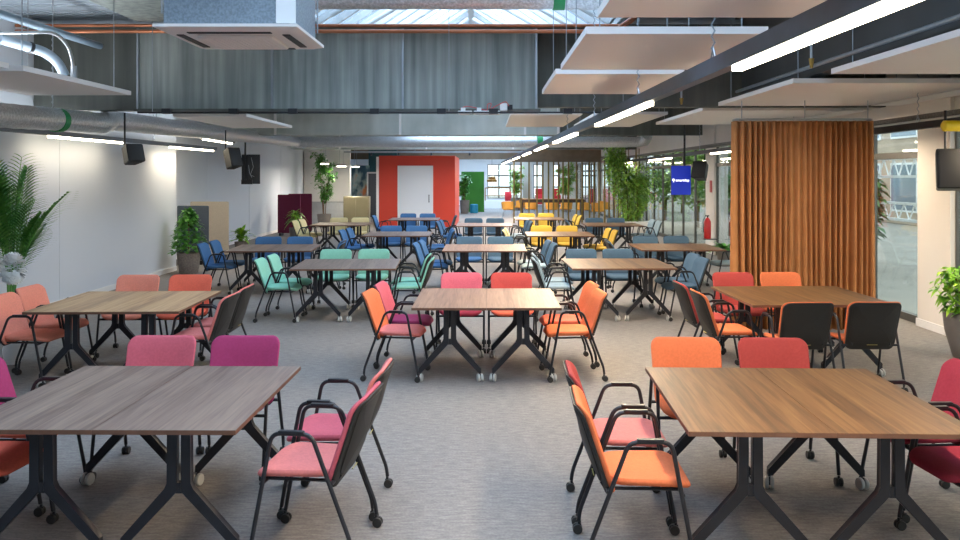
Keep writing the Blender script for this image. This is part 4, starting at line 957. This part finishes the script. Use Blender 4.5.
# ------------------------------------------------------------------ light
W = bpy.data.worlds.new('sky'); sc.world = W; W.use_nodes = True; nt = W.node_tree; nt.nodes.clear()
o = nd(nt, 'ShaderNodeOutputWorld'); b = nd(nt, 'ShaderNodeBackground'); b.inputs[0].default_value = (.90, .95, 1.0, 1); b.inputs[1].default_value = 1.5
nt.links.new(b.outputs[0], o.inputs[0])
for i, (a, bb_) in enumerate(SK):
    if i == 1: a, bb_ = 13.2, 19.4
    area('rooflight_daylight', ((SX0 + SX1) / 2, (a + bb_) / 2, 6.0), 4.3, (bb_ - a) * .95, (bb_ - a) * (98, 112, 125, 190, 270)[i], (.95, .96, 1))  # area lights added over all bays, seen and unseen, to brighten the room
for y0, y1 in ((1.5, 5.0), (7.45, 10.65), (12.8, 16.3), (18, 21.2), (23.2, 26.4), (28.8, 33), (36, 41)):
    p = ll((y0 + y1) / 2); area('tube_light', (p[0], p[1], p[2] - .02), .06, y1 - y0, (70, 85, 90, 90, 90, 100, 120)[int(y0 > 5) + int(y0 > 12) + int(y0 > 17) + int(y0 > 22) + int(y0 > 28) + int(y0 > 34)], (1, .80, .56))
for x, y0, y1, z in ((-6.1, 12.0, 14.4, 2.47), (-6.1, 16.6, 19.2, 2.48), (5.0, 7.6, 9.4, 2.46), (4.97, 11.3, 13, 2.45), (4.93, 23, 26, 2.41)):
    area('tube_light', (x, (y0 + y1) / 2, z), .04, y1 - y0, (5 if y0 < 13 else 16) if x < 0 else 30, (1, .82, .6))
for x, y0, y1, z in ((-6.1, 6, 19, 2.66), (-5.0, 6.2, 11, 3.0)): area('tube_uplight', (x, (y0 + y1) / 2, z), .06, y1 - y0, 28, (.9, .95, 1), (PI, 0, 0))  # upward lights added to brighten the left deck and duct
for a, bb_ in segs:
    l = area('window_daylight', (XR + .15, (a + bb_) / 2, 1.45), bb_ - a, 2.7, 1, (1, 1, 1), (0, PI / 2, 0)); l.rotation_euler = (PI / 2, 0, PI / 2); l.data.cycles.is_portal = True

# ------------------------------------------------------------------ camera
cam = bpy.data.cameras.new('camera'); co = bpy.data.objects.new('camera', cam); col.objects.link(co); sc.camera = co
co.location = (0, 0, HC); co.rotation_euler = (PI / 2, 0, 0)
cam.sensor_width = 36; cam.lens = F / 960 * 36; cam.shift_x = -(CX - 480) / 960; cam.shift_y = -(270 - CY) / 960
cam.clip_start = .05; cam.clip_end = 300
vs_ = sc.view_settings; vs_.view_transform = 'Standard'; vs_.look = 'None'; vs_.gamma = 1; vs_.use_curve_mapping = False; vs_.exposure = .9
